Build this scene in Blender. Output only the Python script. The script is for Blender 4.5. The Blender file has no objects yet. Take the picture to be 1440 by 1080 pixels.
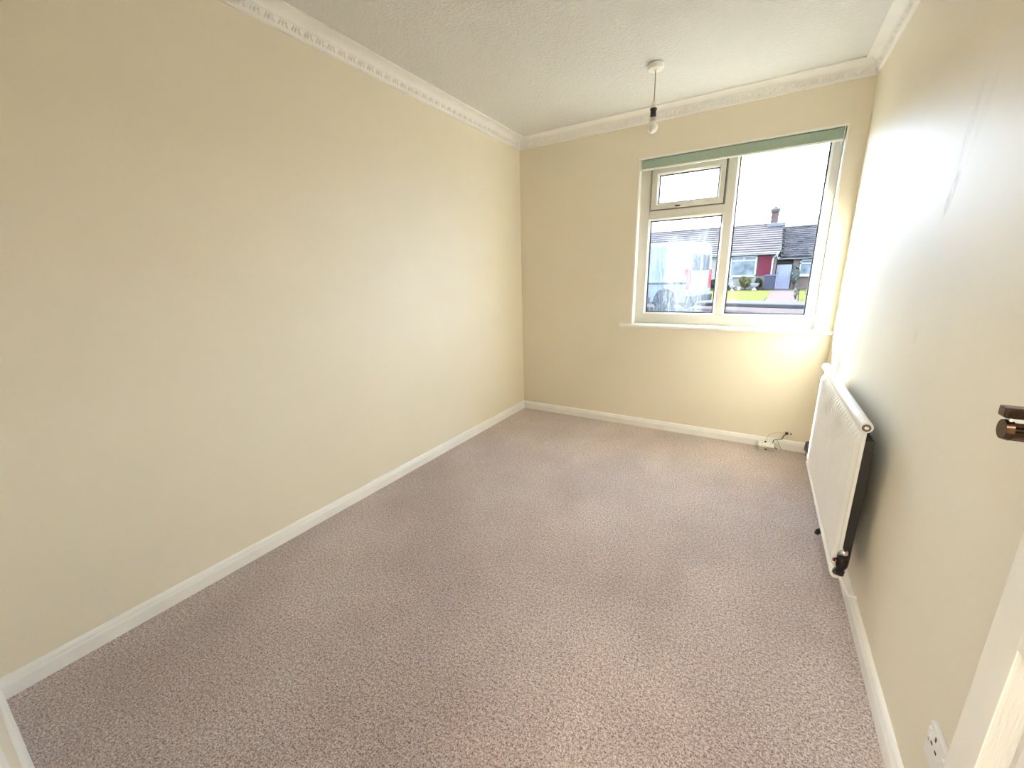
import bpy, bmesh, math, random
from mathutils import Vector, Matrix

random.seed(7)
PI = math.pi
scene = bpy.context.scene
COL = scene.collection

# ------------------------------------------------------------------ sizes of the room (metres)
W, L, H = 2.3468, 3.3695, 2.40          # width (X), length (Y from -L to 0), height
WT = 0.27                               # thickness of the window wall
GZ = -0.05                              # ground level outside

# ------------------------------------------------------------------ camera
cam_d = bpy.data.cameras.new('camera')
cam_d.sensor_width = 36.0
cam_d.lens = 563.81 * 36.0 / 1440.0
cam_d.clip_start = 0.02
cam_d.clip_end = 2000
cam = bpy.data.objects.new('camera', cam_d)
COL.objects.link(cam)
r_ = Vector((0.854837, 0.518323, -0.024390))
u_ = Vector((-0.111255, 0.228990, 0.967050))
f_ = Vector((-0.506829, 0.823957, -0.253415))
M = Matrix.Identity(4)
for i in range(3):
    M[i][0], M[i][1], M[i][2] = r_[i], u_[i], -f_[i]
M.translation = Vector((1.91985, -3.34048, 1.2521))
cam.matrix_world = M
scene.camera = cam

# ------------------------------------------------------------------ world, sun, exposure
scene.view_settings.view_transform = 'Standard'
scene.view_settings.look = 'None'
scene.view_settings.gamma = 1.0
scene.view_settings.use_curve_mapping = False
scene.view_settings.exposure = 4.15
scene.cycles.max_bounces = 10
scene.cycles.diffuse_bounces = 7
scene.cycles.transparent_max_bounces = 16
scene.cycles.sample_clamp_indirect = 6.0
scene.cycles.use_denoising = True

SKY = 1.5
SUN = 4.0
HALL_FILL = 4.0
wd = bpy.data.worlds.new('sky')
scene.world = wd
wd.use_nodes = True
nt = wd.node_tree
nt.nodes.clear()
out = nt.nodes.new('ShaderNodeOutputWorld')
bg = nt.nodes.new('ShaderNodeBackground')
tc = nt.nodes.new('ShaderNodeTexCoord')
mp = nt.nodes.new('ShaderNodeMapping')
mp.inputs['Scale'].default_value = (1.6, 1.6, 4.5)
nz = nt.nodes.new('ShaderNodeTexNoise')
nz.inputs['Scale'].default_value = 2.2
nz.inputs['Detail'].default_value = 6
nz.inputs['Roughness'].default_value = 0.55
rp = nt.nodes.new('ShaderNodeValToRGB')
rp.color_ramp.elements[0].position = 0.40
rp.color_ramp.elements[0].color = (0.36, 0.52, 0.84, 1)
rp.color_ramp.elements[1].position = 0.62
rp.color_ramp.elements[1].color = (0.82, 0.88, 0.97, 1)
nt.links.new(tc.outputs['Generated'], mp.inputs['Vector'])
nt.links.new(mp.outputs['Vector'], nz.inputs['Vector'])
nt.links.new(nz.outputs['Fac'], rp.inputs['Fac'])
nt.links.new(rp.outputs['Color'], bg.inputs['Color'])
bg.inputs['Strength'].default_value = SKY
nt.links.new(bg.outputs['Background'], out.inputs['Surface'])

sun_d = bpy.data.lights.new('sun', 'SUN')
sun_d.energy = SUN
sun_d.angle = math.radians(0.6)
sun_d.color = (1.0, 0.97, 0.93)
sun = bpy.data.objects.new('sun', sun_d)
COL.objects.link(sun)
sun.location = (-20, 20, 20)
sun.rotation_euler = Vector((1.0, -0.77, -0.82)).to_track_quat('-Z', 'Y').to_euler()


# ================================================================== materials
def lnk(t, a, b):
    t.links.new(a, b)


def base_mat(name):
    m = bpy.data.materials.new(name)
    m.use_nodes = True
    t = m.node_tree
    b = t.nodes['Principled BSDF']
    return m, t, b


def coords(t, scale=(1, 1, 1), kind='Object'):
    c = t.nodes.new('ShaderNodeTexCoord')
    q = t.nodes.new('ShaderNodeMapping')
    q.inputs['Scale'].default_value = scale
    lnk(t, c.outputs[kind], q.inputs['Vector'])
    return q.outputs['Vector']


def noise(t, vec, scale, detail=2.0, rough=0.5):
    n = t.nodes.new('ShaderNodeTexNoise')
    n.inputs['Scale'].default_value = scale
    n.inputs['Detail'].default_value = detail
    n.inputs['Roughness'].default_value = rough
    lnk(t, vec, n.inputs['Vector'])
    return n.outputs['Fac']


def ramp(t, fac, stops):
    r = t.nodes.new('ShaderNodeValToRGB')
    e = r.color_ramp.elements
    while len(e) < len(stops):
        e.new(0.5)
    for k, (p, c) in enumerate(stops):
        e[k].position = p
        e[k].color = (c[0], c[1], c[2], 1) if not isinstance(c, (int, float)) else (c, c, c, 1)
    lnk(t, fac, r.inputs['Fac'])
    return r.outputs['Color']


def bump(t, b, h, strength, dist):
    n = t.nodes.new('ShaderNodeBump')
    n.inputs['Strength'].default_value = strength
    n.inputs['Distance'].default_value = dist
    lnk(t, h, n.inputs['Height'])
    lnk(t, n.outputs['Normal'], b.inputs['Normal'])


def math_n(t, op, a, b2=None, c=None, clamp=False):
    n = t.nodes.new('ShaderNodeMath')
    n.operation = op
    n.use_clamp = clamp
    for k, v in enumerate((a, b2, c)):
        if v is None:
            continue
        if isinstance(v, (int, float)):
            n.inputs[k].default_value = v
        else:
            lnk(t, v, n.inputs[k])
    return n.outputs[0]


def mixc(t, fac, a, b2, mode='MIX'):
    n = t.nodes.new('ShaderNodeMix')
    n.data_type = 'RGBA'
    n.blend_type = mode
    for s, v in ((n.inputs[0], fac), (n.inputs[6], a), (n.inputs[7], b2)):
        if isinstance(v, (int, float)):
            s.default_value = v
        elif isinstance(v, tuple):
            s.default_value = (v[0], v[1], v[2], 1)
        else:
            lnk(t, v, s)
    return n.outputs[2]


def simple(name, col, rough=0.5, metal=0.0, var=0.06, scale=8.0, bump_s=0.0, bump_scale=60.0, spec=0.5, coat=0.0):
    """painted / plastic / metal surface with slight procedural unevenness"""
    m, t, b = base_mat(name)
    v = coords(t)
    f = noise(t, v, scale, 4)
    lo = tuple(max(0, c * (1 - var)) for c in col)
    hi = tuple(min(1, c * (1 + var)) for c in col)
    lnk(t, ramp(t, f, [(0.3, lo), (0.7, hi)]), b.inputs['Base Color'])
    b.inputs['Roughness'].default_value = rough
    b.inputs['Metallic'].default_value = metal
    b.inputs['Specular IOR Level'].default_value = spec
    b.inputs['Coat Weight'].default_value = coat
    if bump_s:
        bump(t, b, noise(t, v, bump_scale, 3), bump_s, 0.002)
    return m


WALLC = (0.835, 0.765, 0.62)


def wall_mat(name, stains=False):
    m, t, b = base_mat(name)
    v = coords(t)
    f = noise(t, v, 1.4, 4, 0.6)
    col = ramp(t, f, [(0.25, tuple(c * 0.97 for c in WALLC)), (0.75, tuple(min(1, c * 1.02) for c in WALLC))])
    if stains:
        # rubbed streaks and a brown mark on the plaster of this wall
        sep = t.nodes.new('ShaderNodeSeparateXYZ')
        c0 = t.nodes.new('ShaderNodeTexCoord')
        lnk(t, c0.outputs['Object'], sep.inputs[0])
        rough_n = noise(t, coords(t, (1, 7, 3)), 7.0, 5, 0.7)
        for (cy, cz, hy, hz, sl, amt, sc) in [(-1.64, 1.45, 0.030, 0.075, 0.45, 0.80, (0.42, 0.28, 0.17)),
                                              (-1.66, 1.60, 0.030, 0.16, 0.25, 0.40, (0.58, 0.50, 0.40)),
                                              (-1.74, 1.62, 0.025, 0.12, 0.35, 0.28, (0.60, 0.52, 0.42)),
                                              (-1.16, 1.62, 0.022, 0.22, 0.05, 0.45, (0.62, 0.56, 0.47)),
                                              (-1.62, 1.05, 0.020, 0.03, 0.1, 0.30, (0.60, 0.45, 0.36))]:
            dy = math_n(t, 'SUBTRACT', sep.outputs['Y'], cy)
            dz = math_n(t, 'SUBTRACT', sep.outputs['Z'], cz)
            dy = math_n(t, 'ADD', dy, math_n(t, 'MULTIPLY', dz, sl))
            q = math_n(t, 'ADD', math_n(t, 'POWER', math_n(t, 'DIVIDE', dy, hy), 2.0),
                       math_n(t, 'POWER', math_n(t, 'DIVIDE', dz, hz), 2.0))
            msk = math_n(t, 'SUBTRACT', 1.0, q, clamp=True)
            msk = math_n(t, 'MULTIPLY', msk, math_n(t, 'MULTIPLY_ADD', rough_n, 3.4, -1.2, clamp=True))
            msk = math_n(t, 'MULTIPLY', msk, amt)
            col = mixc(t, msk, col, sc)
    lnk(t, col, b.inputs['Base Color'])
    b.inputs['Roughness'].default_value = 0.50
    b.inputs['Specular IOR Level'].default_value = 0.35
    h = math_n(t, 'MULTIPLY_ADD', noise(t, v, 9.0, 4, 0.6), 1.6, noise(t, v, 240.0, 2))
    bump(t, b, h, 0.12, 0.0022)
    return m


M_WALL = wall_mat('cream wall paint')
M_WALL_R = wall_mat('cream wall paint with scuffs', True)
M_HALL = simple('hall wall paint', (0.80, 0.76, 0.66), 0.6)


def ceiling_mat():
    m, t, b = base_mat('textured white ceiling paint')
    v = coords(t)
    b.inputs['Base Color'].default_value = (0.72, 0.715, 0.69, 1)
    b.inputs['Roughness'].default_value = 0.75
    vo = t.nodes.new('ShaderNodeTexVoronoi')
    vo.inputs['Scale'].default_value = 70
    lnk(t, v, vo.inputs['Vector'])
    h = math_n(t, 'ADD', noise(t, v, 38, 4, 0.6), math_n(t, 'MULTIPLY', vo.outputs['Distance'], 0.7))
    bump(t, b, h, 0.42, 0.008)
    return m


M_CEIL = ceiling_mat()


def carpet_mat():
    m, t, b = base_mat('taupe twist pile carpet')
    v = coords(t)
    fine = noise(t, v, 225, 2, 0.7)
    mid = noise(t, v, 105, 3, 0.6)
    big = noise(t, v, 1.7, 4, 0.6)
    track = noise(t, coords(t, (1.0, 0.35, 1)), 3.0, 3)
    mixf = math_n(t, 'ADD', math_n(t, 'MULTIPLY', fine, 0.62), math_n(t, 'MULTIPLY', mid, 0.38))
    col = ramp(t, mixf, [(0.36, (0.09, 0.060, 0.052)), (0.475, (0.53, 0.408, 0.372)), (0.59, (0.97, 0.81, 0.755))])
    col = mixc(t, 1.0, col, ramp(t, big, [(0.32, (0.80, 0.76, 0.75)), (0.62, (1.0, 1.0, 1.0))]), 'MULTIPLY')
    col = mixc(t, 0.6, col, ramp(t, track, [(0.38, (0.84, 0.84, 0.85)), (0.60, (1, 1, 1))]), 'MULTIPLY')
    lnk(t, col, b.inputs['Base Color'])
    b.inputs['Roughness'].default_value = 0.95
    b.inputs['Specular IOR Level'].default_value = 0.1
    b.inputs['Sheen Weight'].default_value = 0.6
    b.inputs['Sheen Roughness'].default_value = 0.5
    bump(t, b, mixf, 1.0, 0.010)
    return m


M_CARPET = carpet_mat()
M_TRIM = simple('white gloss trim paint', (0.90, 0.88, 0.84), 0.35, var=0.02)
M_PLASTER = simple('white plaster cornice paint', (0.88, 0.865, 0.83), 0.6, var=0.03, bump_s=0.1, bump_scale=90)
M_UPVC = simple('cream white window plastic', (0.70, 0.675, 0.61), 0.32, var=0.02)
M_REVEAL = simple('white reveal paint', (0.90, 0.88, 0.83), 0.45, var=0.02)
M_GASKET = simple('black rubber gasket', (0.03, 0.032, 0.045), 0.6)
M_DARK = simple('dark cable rubber', (0.035, 0.030, 0.026), 0.5)
M_BLIND = simple('sage green blind fabric', (0.36, 0.46, 0.365), 0.85, var=0.05, scale=60, bump_s=0.15, bump_scale=500)
M_WHITEP = simple('white plastic', (0.86, 0.85, 0.81), 0.35, var=0.03)
M_RAD = simple('white radiator enamel', (0.88, 0.86, 0.82), 0.28, var=0.02, coat=0.3)
M_VALVE = simple('blackened valve metal', (0.035, 0.028, 0.026), 0.32, metal=0.6, var=0.4, scale=60)
M_CHROME = simple('chrome', (0.75, 0.74, 0.72), 0.18, metal=1.0)
M_COPPER = simple('copper pipe', (0.55, 0.26, 0.14), 0.35, metal=1.0, var=0.2)
M_GREY = simple('grey lockshield cap', (0.08, 0.075, 0.07), 0.5, var=0.2, scale=40)
M_BRONZE = simple('dark bronze handle', (0.085, 0.05, 0.03), 0.25, metal=0.9, var=0.6, scale=45)
M_BULBW = simple('opal bulb glass', (0.90, 0.88, 0.85), 0.18, var=0.02, coat=0.5)
M_DOOR = simple('white door paint', (0.84, 0.81, 0.76), 0.45, var=0.03)


def grain_mat():
    m, t, b = base_mat('white door paint with embossed grain')
    b.inputs['Base Color'].default_value = (0.85, 0.82, 0.77, 1)
    b.inputs['Roughness'].default_value = 0.4
    w = noise(t, coords(t, (1, 30, 3)), 9.0, 4, 0.6)
    bump(t, b, w, 0.35, 0.003)
    return m


M_GRAIN = grain_mat()


def glass_mat(name, wet=False):
    m = bpy.data.materials.new(name)
    m.use_nodes = True
    t = m.node_tree
    t.nodes.clear()
    o = t.nodes.new('ShaderNodeOutputMaterial')
    tr = t.nodes.new('ShaderNodeBsdfTransparent')
    tr.inputs['Color'].default_value = (0.90, 0.93, 0.92, 1)
    gl = t.nodes.new('ShaderNodeBsdfGlossy')
    gl.inputs['Roughness'].default_value = 0.02
    lw = t.nodes.new('ShaderNodeLayerWeight')
    lw.inputs['Blend'].default_value = 0.5
    fac = math_n(t, 'MULTIPLY_ADD', math_n(t, 'POWER', lw.outputs['Facing'], 5.0), 0.35, 0.014)
    mx = t.nodes.new('ShaderNodeMixShader')
    lnk(t, fac, mx.inputs[0])
    lnk(t, tr.outputs[0], mx.inputs[1])
    lnk(t, gl.outputs[0], mx.inputs[2])
    surf = mx.outputs[0]
    if wet:
        # condensation on the lower part of the pane: fine mist and vertical runs of drops
        c0 = t.nodes.new('ShaderNodeTexCoord')
        sep = t.nodes.new('ShaderNodeSeparateXYZ')
        lnk(t, c0.outputs['Object'], sep.inputs[0])
        streak = noise(t, coords(t, (1, 1, 0.16)), 75, 3, 0.6)
        drops = noise(t, coords(t, (1, 1, 0.55)), 130, 3, 0.7)
        cloud = noise(t, coords(t, (1, 1, 0.8)), 6.0, 3, 0.55)
        edge = noise(t, coords(t, (1, 1, 0.5)), 11.0, 3, 0.6)
        zz = math_n(t, 'ADD', sep.outputs['Z'], math_n(t, 'MULTIPLY', math_n(t, 'SUBTRACT', edge, 0.5), 0.22))
        top = math_n(t, 'MULTIPLY_ADD', zz, -14.0, 14.0 * 1.56, clamp=True)
        right = math_n(t, 'MULTIPLY_ADD', math_n(t, 'ADD', sep.outputs['X'],
                       math_n(t, 'MULTIPLY', math_n(t, 'SUBTRACT', edge, 0.5), 0.10)), -16.0, 16.0 * 1.585, clamp=True)
        body = math_n(t, 'MULTIPLY', top, right)
        tex = math_n(t, 'ADD', math_n(t, 'MULTIPLY', streak, 0.5), math_n(t, 'MULTIPLY', drops, 0.5))
        tex = math_n(t, 'MULTIPLY_ADD', tex, 8.0, -3.7, clamp=True)
        mist = math_n(t, 'MULTIPLY_ADD', cloud, 0.9, -0.12, clamp=True)
        k = math_n(t, 'ADD', math_n(t, 'MULTIPLY', tex, 0.60), math_n(t, 'MULTIPLY', mist, 0.45))
        k = math_n(t, 'MULTIPLY', math_n(t, 'MULTIPLY', k, body), 0.72, clamp=True)
        tl = t.nodes.new('ShaderNodeBsdfTranslucent')
        tl.inputs['Color'].default_value = (0.115, 0.13, 0.145, 1)
        df = t.nodes.new('ShaderNodeBsdfDiffuse')
        df.inputs['Color'].default_value = (0.30, 0.32, 0.34, 1)
        m2 = t.nodes.new('ShaderNodeMixShader')
        m2.inputs[0].default_value = 0.3
        lnk(t, tl.outputs[0], m2.inputs[1])
        lnk(t, df.outputs[0], m2.inputs[2])
        m3 = t.nodes.new('ShaderNodeMixShader')
        lnk(t, k, m3.inputs[0])
        lnk(t, surf, m3.inputs[1])
        lnk(t, m2.outputs[0], m3.inputs[2])
        surf = m3.outputs[0]
    lnk(t, surf, o.inputs['Surface'])
    return m


M_GLASS = glass_mat('window glass')
M_WET = glass_mat('window glass with condensation', True)


# ================================================================== mesh helpers
class MB:
    """collects shapes into one bmesh; build() links it as ONE mesh object"""

    def __init__(self):
        self.bm = bmesh.new()

    def box(self, x0, x1, y0, y1, z0, z1, bev=0.0, seg=2):
        vs = [self.bm.verts.new((x, y, z)) for x in (x0, x1) for y in (y0, y1) for z in (z0, z1)]
        q = [(0, 1, 3, 2), (4, 6, 7, 5), (0, 4, 5, 1), (2, 3, 7, 6), (0, 2, 6, 4), (1, 5, 7, 3)]
        fs = [self.bm.faces.new([vs[i] for i in f]) for f in q]
        if bev:
            es = list({e for f in fs for e in f.edges})
            bmesh.ops.bevel(self.bm, geom=es, offset=bev, segments=seg, affect='EDGES', profile=0.6)
        return self

    def prism(self, poly, ext, cap=True):
        """closed polygon (list of Vector) swept by the vector ext"""
        a = [self.bm.verts.new(p) for p in poly]
        b = [self.bm.verts.new(Vector(p) + Vector(ext)) for p in poly]
        n = len(poly)
        for i in range(n):
            self.bm.faces.new((a[i], a[(i + 1) % n], b[(i + 1) % n], b[i]))
        if cap:
            self.bm.faces.new(a[::-1])
            self.bm.faces.new(b)
        return self

    def loft(self, A, B, cap=True):
        a = [self.bm.verts.new(p) for p in A]
        b = [self.bm.verts.new(p) for p in B]
        n = len(A)
        for i in range(n):
            self.bm.faces.new((a[i], a[(i + 1) % n], b[(i + 1) % n], b[i]))
        if cap:
            self.bm.faces.new(a[::-1])
            self.bm.faces.new(b)
        return self

    def tube(self, pts, rad, seg=10, cap=True):
        pts = [Vector(p) for p in pts]
        rads = rad if isinstance(rad, (list, tuple)) else [rad] * len(pts)
        rings = []
        up = None
        for i, p in enumerate(pts):
            d = (pts[min(i + 1, len(pts) - 1)] - pts[max(i - 1, 0)]).normalized()
            if up is None:
                up = Vector((0, 0, 1)) if abs(d.z) < 0.9 else Vector((1, 0, 0))
            s = d.cross(up).normalized()
            up = s.cross(d).normalized()
            rings.append([self.bm.verts.new(p + (s * math.cos(2 * PI * k / seg) + up * math.sin(2 * PI * k / seg)) * rads[i]) for k in range(seg)])
        for a, b in zip(rings, rings[1:]):
            for k in range(seg):
                self.bm.faces.new((a[k], a[(k + 1) % seg], b[(k + 1) % seg], b[k]))
        if cap:
            self.bm.faces.new(rings[0][::-1])
            self.bm.faces.new(rings[-1])
        return self

    def lathe(self, prof, axis_o=(0, 0, 0), axis='Z', seg=24):
        """prof: list of (radius, height along the axis)"""
        o = Vector(axis_o)
        rings = []
        for r, h in prof:
            ring = []
            for k in range(seg):
                c, s = math.cos(2 * PI * k / seg) * r, math.sin(2 * PI * k / seg) * r
                v = {'Z': (c, s, h), 'X': (h, c, s), 'Y': (s, h, c)}[axis]
                ring.append(self.bm.verts.new(o + Vector(v)))
            rings.append(ring)
        for a, b in zip(rings, rings[1:]):
            for k in range(seg):
                self.bm.faces.new((a[k], a[(k + 1) % seg], b[(k + 1) % seg], b[k]))
        self.bm.faces.new(rings[0][::-1])
        self.bm.faces.new(rings[-1])
        return self

    def poly(self, pts):
        self.bm.faces.new([self.bm.verts.new(p) for p in pts])
        return self

    def mesh(self, name, mat, smooth=False):
        bmesh.ops.remove_doubles(self.bm, verts=self.bm.verts, dist=1e-6)
        bmesh.ops.recalc_face_normals(self.bm, faces=self.bm.faces)
        me = bpy.data.meshes.new(name)
        self.bm.to_mesh(me)
        self.bm.free()
        me.materials.append(mat)
        if smooth:
            for p in me.polygons:
                p.use_smooth = True
            try:
                me.set_sharp_from_angle(angle=math.radians(40))
            except Exception:
                pass
        return me

    def build(self, name, mat, parent=None, smooth=False):
        o = bpy.data.objects.new(name, self.mesh(name, mat, smooth))
        COL.objects.link(o)
        if parent is not None:
            o.parent = parent
        return o


def tag(o, label, cat=None, group=None, kind=None):
    o['label'] = label
    if cat:
        o['category'] = cat
    if group:
        o['group'] = group
    if kind:
        o['kind'] = kind
    return o


def struct(o, label, cat):
    return tag(o, label, cat, None, 'structure')


def empty(name, loc=(0, 0, 0), rz=0.0):
    o = bpy.data.objects.new(name, None)
    o.empty_display_size = 0.1
    COL.objects.link(o)
    o.location = loc
    o.rotation_euler = (0, 0, rz)
    return o


# ================================================================== the room shell
wx0, wx1, wz0, wz1 = 1.028, 2.258, 0.872, 2.095        # window opening in the wall
dx0, dx1, dz1 = 1.47, 2.262, 2.02                      # doorway in the rear wall
RT = 0.10
HY0, HX0, HX1 = -4.75, 0.55, 3.25                      # hall behind the doorway

struct(MB().box(-0.1, HX1 + 0.1, HY0 - 0.1, WT, -0.15, 0.0).build('floor', M_CARPET),
       'taupe twist pile carpet fitted wall to wall', 'carpet')
struct(MB().box(-0.1, HX1 + 0.1, HY0 - 0.1, WT + 0.38, H, H + 0.12).build('ceiling', M_CEIL),
       'white stippled plaster ceiling', 'ceiling')
struct(MB().box(-0.1, 0, -L - RT, WT, 0, H).build('wall_left', M_WALL), 'long plain cream painted wall facing the radiator', 'wall')
struct(MB().box(W, W + 0.1, -L - RT, WT, 0, H).build('wall_right', M_WALL_R), 'cream painted wall with scuff marks behind the radiator', 'wall')
wb = MB()
wb.box(0, wx0, 0, WT, 0, H).box(wx1, W, 0, WT, 0, H).box(wx0, wx1, 0, WT, 0, wz0).box(wx0, wx1, 0, WT, wz1, H)
struct(wb.build('wall_back', M_WALL), 'cream painted wall with the window in it', 'wall')
wr = MB()
wr.box(0, dx0, -L - RT, -L, 0, H).box(dx1, W, -L - RT, -L, 0, H).box(dx0, dx1, -L - RT, -L, dz1, H)
struct(wr.build('wall_rear', M_WALL), 'cream painted wall with the open doorway', 'wall')
hw = MB()
hw.box(HX0 - 0.1, HX0, HY0, -4.60, 0, H).box(HX0 - 0.1, HX0, -3.75, -L - RT, 0, H).box(HX0 - 0.1, HX0, -4.60, -3.75, 0, 0.95).box(HX0 - 0.1, HX0, -4.60, -3.75, 2.10, H).box(HX1, HX1 + 0.1, HY0, -L - RT, 0, H)
gy0, gy1, gz0, gz1 = -4.60, -3.75, 0.95, 2.10            # opening for the added hall window
hw.box(HX0 - 0.1, HX1 + 0.1, HY0 - 0.1, HY0, 0, H)
hw.box(W + 0.1, HX1, -L - RT, -L, 0, H)
struct(hw.build('wall_hall', M_HALL), 'pale walls of the hall outside the doorway', 'wall')

# corners of the room in order and the inward normals of its walls
RUNS = {
    'left': (Vector((0, -L, 0)), Vector((0, 1, 0)), Vector((1, 0, 0)), L),
    'back': (Vector((0, 0, 0)), Vector((1, 0, 0)), Vector((0, -1, 0)), W),
    'right': (Vector((W, 0, 0)), Vector((0, -1, 0)), Vector((-1, 0, 0)), L),
}


def profile_run(prof, o, d, n, length, m0=True, m1=True):
    A = [o + n * u + d * (u if m0 else 0) + Vector((0, 0, z)) for u, z in prof]
    B = [o + n * u + d * (length - (u if m1 else 0)) + Vector((0, 0, z)) for u, z in prof]
    return MB().loft(A, B)


SK = [(0, 0), (0.016, 0), (0.016, 0.044), (0.0145, 0.050), (0.0125, 0.054), (0.0118, 0.060), (0.0085, 0.067), (0.004, 0.071), (0, 0.072)]
for side, (o, d, n, ln) in RUNS.items():
    struct(profile_run(SK, o, d, n, ln).build('baseboard_' + side, M_TRIM), 'white gloss moulded skirting board along the ' +
           {'left': 'long bare wall', 'back': 'window wall', 'right': 'radiator wall'}[side], 'skirting board')
o, d, n = Vector((0, -L, 0)), Vector((1, 0, 0)), Vector((0, 1, 0))
struct(profile_run(SK, o, d, n, dx0 - 0.06, True, False).build('baseboard_rear', M_TRIM), 'white skirting board beside the doorway', 'skirting board')

# ------------------------------------------------------------------ cornice with leaf motifs
CO = [(0, H - 0.081), (0.012, H - 0.081), (0.0165, H - 0.076), (0.0165, H - 0.069), (0.0135, H - 0.066), (0.0195, H - 0.036), (0.0225, H - 0.034)]
for k in range(1, 9):                       # cove
    a = k / 9 * PI / 2
    CO.append((0.0225 + 0.044 * (1 - math.cos(a)), H - 0.034 + 0.025 * math.sin(a)))
CO += [(0.0665, H - 0.009), (0.0745, H - 0.0075), (0.0745, H), (0, H)]


def lobe(mb, c, ln, wd_, ht, ang, seg=7):
    """half an ellipsoid lying on the band: x along the run, z up the band, y out of it"""
    ca, sa = math.cos(ang), math.sin(ang)
    rings = []
    for lev, sc in ((0.0, 1.0), (0.72, 0.68)):
        ring = []
        for k in range(seg):
            a = 2 * PI * k / seg
            x, z = math.cos(a) * ln * sc, math.sin(a) * wd_ * sc
            ring.append(mb.bm.verts.new((c[0] + x * ca - z * sa, lev * ht, c[1] + x * sa + z * ca)))
        rings.append(ring)
    tip = mb.bm.verts.new((c[0], ht, c[1]))
    for k in range(seg):
        mb.bm.faces.new((rings[0][k], rings[0][(k + 1) % seg], rings[1][(k + 1) % seg], rings[1][k]))
        mb.bm.faces.new((rings[1][k], rings[1][(k + 1) % seg], tip))


mb = MB()
lobe(mb, (0.000, 0.000), 0.0140, 0.0062, 0.0105, math.radians(64))
lobe(mb, (-0.0145, 0.000), 0.0150, 0.0036, 0.0085, math.radians(66))
lobe(mb, (0.0150, 0.0065), 0.0062, 0.0048, 0.0090, math.radians(30))
lobe(mb, (0.0165, -0.0065), 0.0085, 0.0034, 0.0075, math.radians(125))
MOTIF = mb.mesh('leaf_motif', M_PLASTER, True)
MOTIF_MID = Vector((0, 0, 0))
for i, (side, (o, d, n, ln)) in enumerate(RUNS.items()):
    c = struct(profile_run(CO, o, d, n, ln).build('trim_%d' % (i + 1), M_PLASTER, smooth=False),
               'white plaster cornice with leaf motifs above the ' + {'left': 'long bare wall', 'back': 'window', 'right': 'radiator wall'}[side], 'cornice')
    e1 = Vector(n) * 0.006 + Vector((0, 0, 0.030))         # up the band
    e1.normalize()
    nrm = (d.cross(e1)).normalized()
    if nrm.dot(n) < 0:
        nrm = -nrm
    cnt = int((ln - 0.06) / 0.0585)
    st = (ln - (cnt - 1) * 0.0585) / 2
    for k in range(cnt):
        p = o + d * (st + k * 0.0585) + n * 0.0160 + Vector((0, 0, H - 0.0515))
        q = bpy.data.objects.new('leaf_motif', MOTIF)
        COL.objects.link(q)
        q.parent = c
        sx = d if nrm.cross(e1).dot(d) > 0 else -d
        mm = Matrix.Identity(4)
        xa = nrm.cross(e1)
        for r in range(3):
            mm[r][0], mm[r][1], mm[r][2] = d[r], nrm[r], e1[r]
        mm.translation = p
        q.matrix_local = mm
o, d, n = Vector((0, -L, 0)), Vector((1, 0, 0)), Vector((0, 1, 0))
struct(profile_run(CO, o, d, n, W).build('trim_4', M_PLASTER), 'white plaster cornice above the doorway', 'cornice')

# ================================================================== window
win = empty('window_1', (0, 0, 0))
struct(win, 'white plastic window with a small top light and a misted lower pane', 'window')
lin = 0.011
wl = MB()
wl.box(wx0, wx0 + lin, -0.002, WT - 0.01, wz0, wz1, 0.002).box(wx1 - lin, wx1, -0.002, WT - 0.01, wz0, wz1, 0.002)
wl.box(wx0, wx1, -0.0025, WT - 0.01, wz1 - lin, wz1 + 0.0005, 0.002)
wl.build('reveal_lining', M_REVEAL, win)
# sill board with a rounded nose
nose = [Vector((0.945, 0.075, 0.846)), Vector((0.945, -0.030, 0.846)), Vector((0.945, -0.037, 0.850)), Vector((0.945, -0.040, 0.859)),
        Vector((0.945, -0.037, 0.868)), Vector((0.945, -0.030, 0.8725)), Vector((0.945, 0.075, 0.876))]
MB().prism(nose, (W - 0.945 - 0.0005, 0, 0)).build('window_sill', M_TRIM, win)

fx0, fx1, fz0, fz1 = wx0 + lin, wx1 - lin, 0.876, wz1 - lin
Y0, Y1 = 0.065, 0.135


def frame_ring(x0, x1, z0, z1, a, y0, y1, slope=0.012):
    """mitred rectangular frame; a = (left, right, bottom, top) face widths; inner edge chamfered towards the glass"""
    m = MB()
    l, r, b, t = a
    out_ = [(x0, z0), (x1, z0), (x1, z1), (x0, z1)]
    in_ = [(x0 + l, z0 + b), (x1 - r, z0 + b), (x1 - r, z1 - t), (x0 + l, z1 - t)]
    s = slope
    ch = [(x0 + l - s, z0 + b - s), (x1 - r + s, z0 + b - s), (x1 - r + s, z1 - t + s), (x0 + l - s, z1 - t + s)]
    loops = [[(x, y1, z) for x, z in out_], [(x, y0, z) for x, z in out_], [(x, y0, z) for x, z in ch],
             [(x, y0 + s, z) for x, z in in_], [(x, y1, z) for x, z in in_]]
    V = [[m.bm.verts.new(p) for p in lp] for lp in loops]
    for A, B in zip(V, V[1:] + V[:1]):
        for k in range(4):
            m.bm.faces.new((A[k], A[(k + 1) % 4], B[(k + 1) % 4], B[k]))
    return m


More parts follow.
